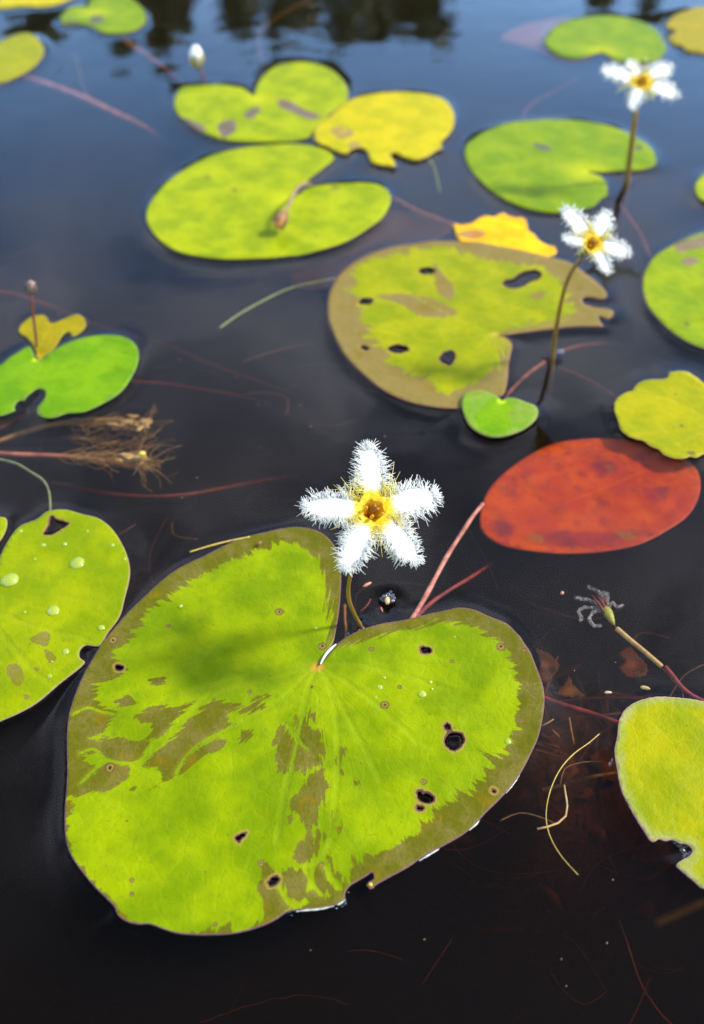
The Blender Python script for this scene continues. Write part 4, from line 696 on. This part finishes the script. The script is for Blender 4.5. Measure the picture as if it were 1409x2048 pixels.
for x, y, r, l in ((155,1126,14,'round droplet below the triangular hole of the left leaf'), (20,1160,16,'largest droplet, close to the left picture edge on the left leaf'), (107,1221,12,'droplet in the middle of the left leaf'), (203,1255,6.5,'droplet near the right rim of the left leaf'), (132,1303,6.5,'small droplet in the lower half of the left leaf'), (100,1352,5,'small droplet above the lower rim of the left leaf'),
                   (845,1388,8,'round droplet right of the petiole scar on the big blotched leaf'), (760,1374,5.5,'small droplet halfway between scar and round droplet on the big leaf'), (1017,1483,6,'shiny droplet on the jagged right margin of the big leaf'), (362,1212,4,'tiny droplet near the upper left margin of the big leaf')):
    drop(x, y, r, zl if x < 250 else .00135, l)
for x, y, r, l in ((87,1090,4.5,'tiny droplet just under the left corner of the triangular hole'), (130,1088,4.5,'tiny droplet just under the right corner of the triangular hole'), (225,1090,4,'tiny droplet high up near the right rim of the left leaf'),
                   (250,1118,3.5,'tiny droplet right at the right rim of the left leaf'), (42,1062,4,'tiny droplet left of the triangular hole near the upper rim'), (175,1062,3,'tiny droplet right of the triangular hole'), (70,1118,2.5,'pinprick droplet left of the round droplet below the hole'),
                   (50,1224,2.8,'pinprick droplet left of the middle droplet on the left leaf'), (104,1323,2.5,'pinprick droplet above the lower small droplet of the left leaf')): drop(x, y, r, zl, l)
for x, y, r, l in ((862,1364,3.5,'tiny droplet touching the upper side of the round droplet on the big leaf'), (769,1355,3,'pinprick droplet above the small droplet on the big leaf'), (752,1395,3.5,'tiny droplet below the small droplet on the big leaf'),
                   (910,1274,3,'tiny droplet near the top rim of the big leaf right lobe'), (865,1378,2.5,'pinprick droplet at the right side of the round droplet on the big leaf'), (632,1256,3,'tiny droplet on the big leaf left lobe by its notch')): drop(x, y, r, .00135, l)
def bub(x, y, r, label, group=None): drop(x, y, r, .0, label, 'bubble', 'bubble', group, bubblem, .8)
bub(1121,703,7,'single bubble touching the stalk of the middle flower')
bub(566,130,6,'bubble on the water at the rear edge of the two-lobed leaf')
bub(598,372,5,'bubble in the notch of the large round green leaf')
for x, y, r in ((722,1251,4), (727,1256,3.5), (719,1260,3), (737,1257,3.5), (741,1255,2.6), (697,1267,3)): bub(x, y, r, 'one of the bubbles clustered at the foot of the nearest flower stalk', 'bubbles at the nearest stalk foot')
for x, y, r in ((1366,1700,6), (1374,1712,7), (1382,1706,5), (1370,1722,5), (1360,1690,5), (1350,1684,4), (1372,1692,4), (1404,1748,9), (1400,1735,5), (1222,1528,5), (1226,1520,3.5)): bub(x, y, r, 'one of the froth bubbles along the rim of the lower right leaf', 'froth on the lower right leaf')
for x, y, r in ((578,1822,3.5), (583,1829,3), (690,1806,4), (684,1812,3), (673,1815,3)): bub(x, y, r, 'one of the bubbles under the near rim of the big leaf', 'bubbles at the near rim of the big leaf')
# specks
M_speck = simple_mat('pale_speck', srgb(190, 164, 120), srgb(160, 130, 90), 900)
M_pinkspeck = simple_mat('pink_speck', srgb(196, 130, 100), srgb(176, 110, 86), 900)
def speck(x, y, ln, wd, ang, label, m, z=.0003, name='floating_speck', cat='plant fragment', group=None):
    c = at(x, y, z); u = (c-CP).length/FPX; d = Vector((math.cos(ang), math.sin(ang), 0)); mb = MB()
    mb.tube([c-d*ln*u, c-d*ln*u*.4, c+d*ln*u*.5, c+d*ln*u], [wd*u*.4, wd*u, wd*u*.9, wd*u*.3], 8); o = mb.build(name, m); tag(o, label, cat, group)
speck(735,1169,10,3,.6,'pinkish sliver floating right of the nearest stalk',M_pinkspeck)
speck(1217,1385,7,3,0,'cream plant fragment above the lower right leaf',M_speck)
speck(1291,1376,9,4,-.3,'tan plant fragment right of the cream one above the lower right leaf',M_gold)
speck(1125,1186,4,3.4,.9,'pink speck left of the spent pod',M_pinkspeck)
speck(285,908,7,6,.3,'yellow dot at the tip of the brown algae',simple_mat('yellow_dot', srgb(226,200,60), srgb(206,180,40), 900), -.001)
speck(520,1086,6,4,1.2,'tiny brown insect husk on the top margin of the big leaf',simple_mat('insect_brown', srgb(150,96,50), srgb(90,60,30), 1500), .0022, 'insect_husk', 'insect')
speck(764,1219,7,1.5,1.8,'pale pink thread fragment below the husk',M_pinkspeck)
speck(742,1771,5,7,1.2,'yellow tag of leaf hanging in the notch of the near rim',simple_mat('yellow_tag', srgb(214,180,40), srgb(190,160,40), 900), .0008)
rr = random.Random(4)
for k in range(20):
    x, y = rr.choice([(rr.uniform(380,960), rr.uniform(780,1060)), (rr.uniform(1090,1400), rr.uniform(1120,1680)), (rr.uniform(20,1400), rr.uniform(1700,2040)), (rr.uniform(260,600), rr.uniform(640,1050))])
    speck(x, y, rr.uniform(.9, 2.0), rr.uniform(.5, 1.1), rr.uniform(0, 3), 'one of the pale specks of dust scattered on the dark water', M_speck, rr.uniform(-.002, .0002), 'dust_speck', 'speck', 'dust specks on the water')
# brown algae, dead leaves and litter on the bottom
rr = random.Random(9); mb = MB()
for k in range(300):
    t = rr.random(); row = rr.choice([0, 0, 1, 2]); x = 110+185*t**.75
    y = (912+14*t, 872+24*t, 846+6*t)[row]+rr.gauss(0, 2+6*t)*(1 if row == 0 else .6); z = -rr.uniform(.005, .012)-(.004 if row == 1 else 0); p = at(x, y, z); a = rr.gauss(0, .35)+(rr.gauss(0, 1.1) if x > 255 else 0)
    d = Vector((math.cos(a), math.sin(a), rr.gauss(0, .15)))*rr.uniform(.004, .016)
    q = [p, p+d*.35+Vector((rr.gauss(0, .0009), rr.gauss(0, .0009), 0)), p+d*.7+Vector((rr.gauss(0, .0012), rr.gauss(0, .0012), 0)), p+d]; mb.tube(smooth_path(q, .001), rr.uniform(.00003, .00013), 3)
for k in range(26):
    x = rr.uniform(225, 296); y = rr.choice([848, 920])+rr.gauss(0, 8); p = at(x, y, -rr.uniform(.003, .008)); mb.add(*blob(p, rr.uniform(.0008, .0030), rr.uniform(.0006, .0016), .0003, k, .7, 9, 4))
tag(mb.build('algae_tuft', M_gold), 'wispy tan algae around the frayed stems at the left edge', 'algae')
DL = leaf_mat('leaf_dead', srgb(120,80,44), srgb(134,92,52), srgb(86,60,36), srgb(70,48,32), srgb(150,100,60), srgb(90,60,40), mott=.7, spec=.2)
DR = leaf_mat('leaf_dead_red', srgb(116,62,46), srgb(128,70,50), srgb(90,50,38), srgb(80,46,36), srgb(150,80,60), srgb(100,50,40), mott=.6, spec=.2)
leaf('tan triangular dead leaf deep under the water above the crimson stem', [(1110,1388), (1128,1372), (1138,1352), (1146,1368), (1162,1385), (1170,1394), (1140,1396)], (1140,1385), DL, z=-.016, inset=-1, step=5, jit=1.1, und=.0016, seed=101, sub=True, name='sunken_leaf')
leaf('reddish dead leaf deep under the tan pod stalk', [(1238,1308), (1262,1296), (1275,1312), (1290,1328), (1296,1345), (1275,1356), (1250,1350), (1240,1335), (1252,1322)], (1265,1330), DR, z=-.018, inset=-1, step=5, jit=1.1, und=.0016, seed=102, sub=True, name='sunken_leaf')
leaf('brown dead leaf deep beside the right margin of the big leaf', [(1070,1300), (1095,1306), (1118,1330), (1108,1352), (1090,1366), (1075,1350), (1082,1325)], (1090,1330), DL, z=-.017, inset=-1, step=5, jit=1.1, und=.0016, seed=103, sub=True, name='sunken_leaf')
leaf('yellow brown dead leaf deep beside the golden fibre', [(1034,1575), (1055,1566), (1075,1578), (1078,1600), (1060,1612), (1040,1606)], (1055,1590), DL, z=-.026, inset=-1, step=5, jit=1.1, und=.0016, seed=104, sub=True, name='sunken_leaf')
mb = MB()
for k in range(1500):
    px = rr.uniform(-60, 1470); py = rr.uniform(350, 2100); p = at(px, py, -.10); zb = float(bed_z(np.array(p.x), np.array(p.y)))+.001; p.z = zb
    a = rr.uniform(0, 3.14); ln = rr.uniform(.004, .03); d = Vector((math.cos(a), math.sin(a), rr.uniform(-.1, .25)))*ln
    if rr.random() < .88: mb.tube([p, p+d*.5+Vector((rr.gauss(0, .002), rr.gauss(0, .002), .001)), p+d], rr.uniform(.0002, .0008), 4)
    else: mb.add(*blob(p, rr.uniform(.003, .009), rr.uniform(.002, .006), .0006, k, .85, 7, 3, Vector((rr.gauss(0, .3), rr.gauss(0, .3), 1)).to_track_quat('Z', 'Y').to_matrix()))
tag(mb.build('bottom_litter', simple_mat('litter', srgb(170, 130, 80), srgb(110, 76, 44), 200, .85)), kind='stuff')
mb = MB(); rr = random.Random(31)
for k in range(130):
    px = rr.uniform(-20, 1430); py = rr.choice([rr.uniform(560, 1060), rr.uniform(1100, 2040)]); z = -rr.uniform(.014, .05)-(.016 if py > 1650 else 0); p = at(px, py, z); a = rr.gauss(.1, .7)+rr.choice([0, 3.14]); ln = rr.uniform(.006, .04)
    d = Vector((math.cos(a), math.sin(a), rr.gauss(0, .12)))*ln; o2 = Vector((-d.y, d.x, 0))*rr.gauss(0, .25); mb.tube(smooth_path([p, p+d*.33+o2, p+d*.66+o2*.8, p+d], .002), rr.uniform(.00007, .00026), 4)
tag(mb.build('drifting_rootlets', simple_mat('rootlet', srgb(140, 92, 66), srgb(100, 70, 50), 90, .7)), kind='stuff')
# ------------------------------------------------------------------ far bank: the trees the water mirrors
def mirror(px, py, Y):
    d = ray(px, py); t = Y/d[1]; return d[0]*t, -(CAM_H+d[2]*t)
N = NT('tree_leaf'); lr = N.n('ShaderNodeNewGeometry').outputs['Random Per Island']
N.princ(N.mix(lr, srgb(66, 76, 30), srgb(104, 112, 48)), .5); treeleaf = N.m
bark = simple_mat('bark', srgb(110, 92, 74), srgb(70, 56, 44), 12, .9)
def cards(mb, c, rad, n, size, r):
    for _ in range(n):
        v = Vector([r.gauss(0, .5) for _ in range(3)]); p = c+Vector((v.x*rad[0], v.y*rad[1], v.z*rad[2]))
        a = Vector((r.gauss(0, .5), r.gauss(0, .5), r.gauss(-.4, 1))).normalized(); b = a.cross(Vector((r.gauss(0, 1), r.gauss(0, 1), .3))).normalized(); s = size*r.uniform(.6, 1.3)
        k = len(mb.V); mb.V += [tuple(p-a*s), tuple(p+b*s*.3), tuple(p+a*s), tuple(p-b*s*.3)]; mb.F.append((k, k+1, k+2, k+3))
def tree(px, pytop, wpx, Y, label, seed):
    r = random.Random(seed); x, h = mirror(px, pytop, Y); wd = wpx*1.5*(Y*Y+h*h)**.5/FPX; g = .15
    root = empty('bank_tree', (x, Y, g)); tag(root, label, 'tree', 'trees on the far bank mirrored in the water')
    mb = MB(); P = [Vector((x+r.gauss(0, .04)*i, Y, g+(h-g)*.9*i/8)) for i in range(9)]; mb.tube(P, np.linspace(.09, .015, 9), 8)
    for k in range(9):
        t = r.uniform(.3, .9); p = P[int(t*8)]; a = r.uniform(0, 6.28); e = p+Vector((math.cos(a)*wd*.5, math.sin(a)*wd*.5, r.uniform(.1, .4))); mb.tube([p, (p+e)/2+Vector((0, 0, .05)), e], [.03, .02, .008], 6)
    mb.build('trunk', bark, root); mb = MB()
    cards(mb, Vector((x, Y, h-.16)), (wd*.14, .15, .16), 150, .07, r)
    for k in range(26):
        t = r.random(); zc = g+(h-g)*(.35+.6*t); sp = wd*.5*(1.0-.72*t)
        c = Vector((x+r.uniform(-1.25, 1.25)*sp, Y+r.uniform(-1, 1)*sp*.8, zc)); cards(mb, c, (wd*.15, wd*.15, .17), 95, .085, r)
    mb.build('crown', treeleaf, root, smooth=False)
TD = [(492,62,95), (556,80,80), (618,52,70), (690,96,100), (745,88,90), (806,60,80), (868,92,90), (330,118,60), (372,70,60), (245,122,46), (100,120,60), (40,50,70), (1205,12,50), (1288,26,60)]
TL = ['tapering tree on the far bank, seen only as a dark reflection left of centre', 'reflected tree beside the leftmost tall one', 'slim lower reflected tree in the middle of the group', 'tallest reflected tree at the centre of the group', 'reflected tree just right of the tallest', 'narrow reflected tree with a gap beside it', 'rightmost tree of the dark reflected group', 'small reflected tree near the white bud', 'low reflected tree right of the small one', 'tiny reflected tree below the top left leaf', 'reflected tree between the two upper left leaves', 'faint reflected tree at the far top left', 'small reflected tree tip right of the top centre', 'reflected tree tip above the rear flower']
for i, ((px, py, wp), l) in enumerate(zip(TD, TL)): tree(px, py, wp, 9.8+.5*(i % 3), l, 200+i)
mb = MB(); r = random.Random(77)
for k in range(420):
    x = r.uniform(-14, 14); cards(mb, Vector((x, 13.5+r.uniform(-.8, .8), .3+r.random()**1.3*2.0)), (.5, .4, .3), 26, .16, r)
tag(mb.build('bankside_scrub', treeleaf, smooth=False), kind='stuff')
MEN = []
for e in WATER_EDGES:
    if isinstance(e, tuple) and e[0] == 'hole': MEN[-1][2].append(e[1])
    else: MEN.append([e[0], e[1], []])
add_water()
for o in scn.objects:
    if '_o' in o: del o['_o']
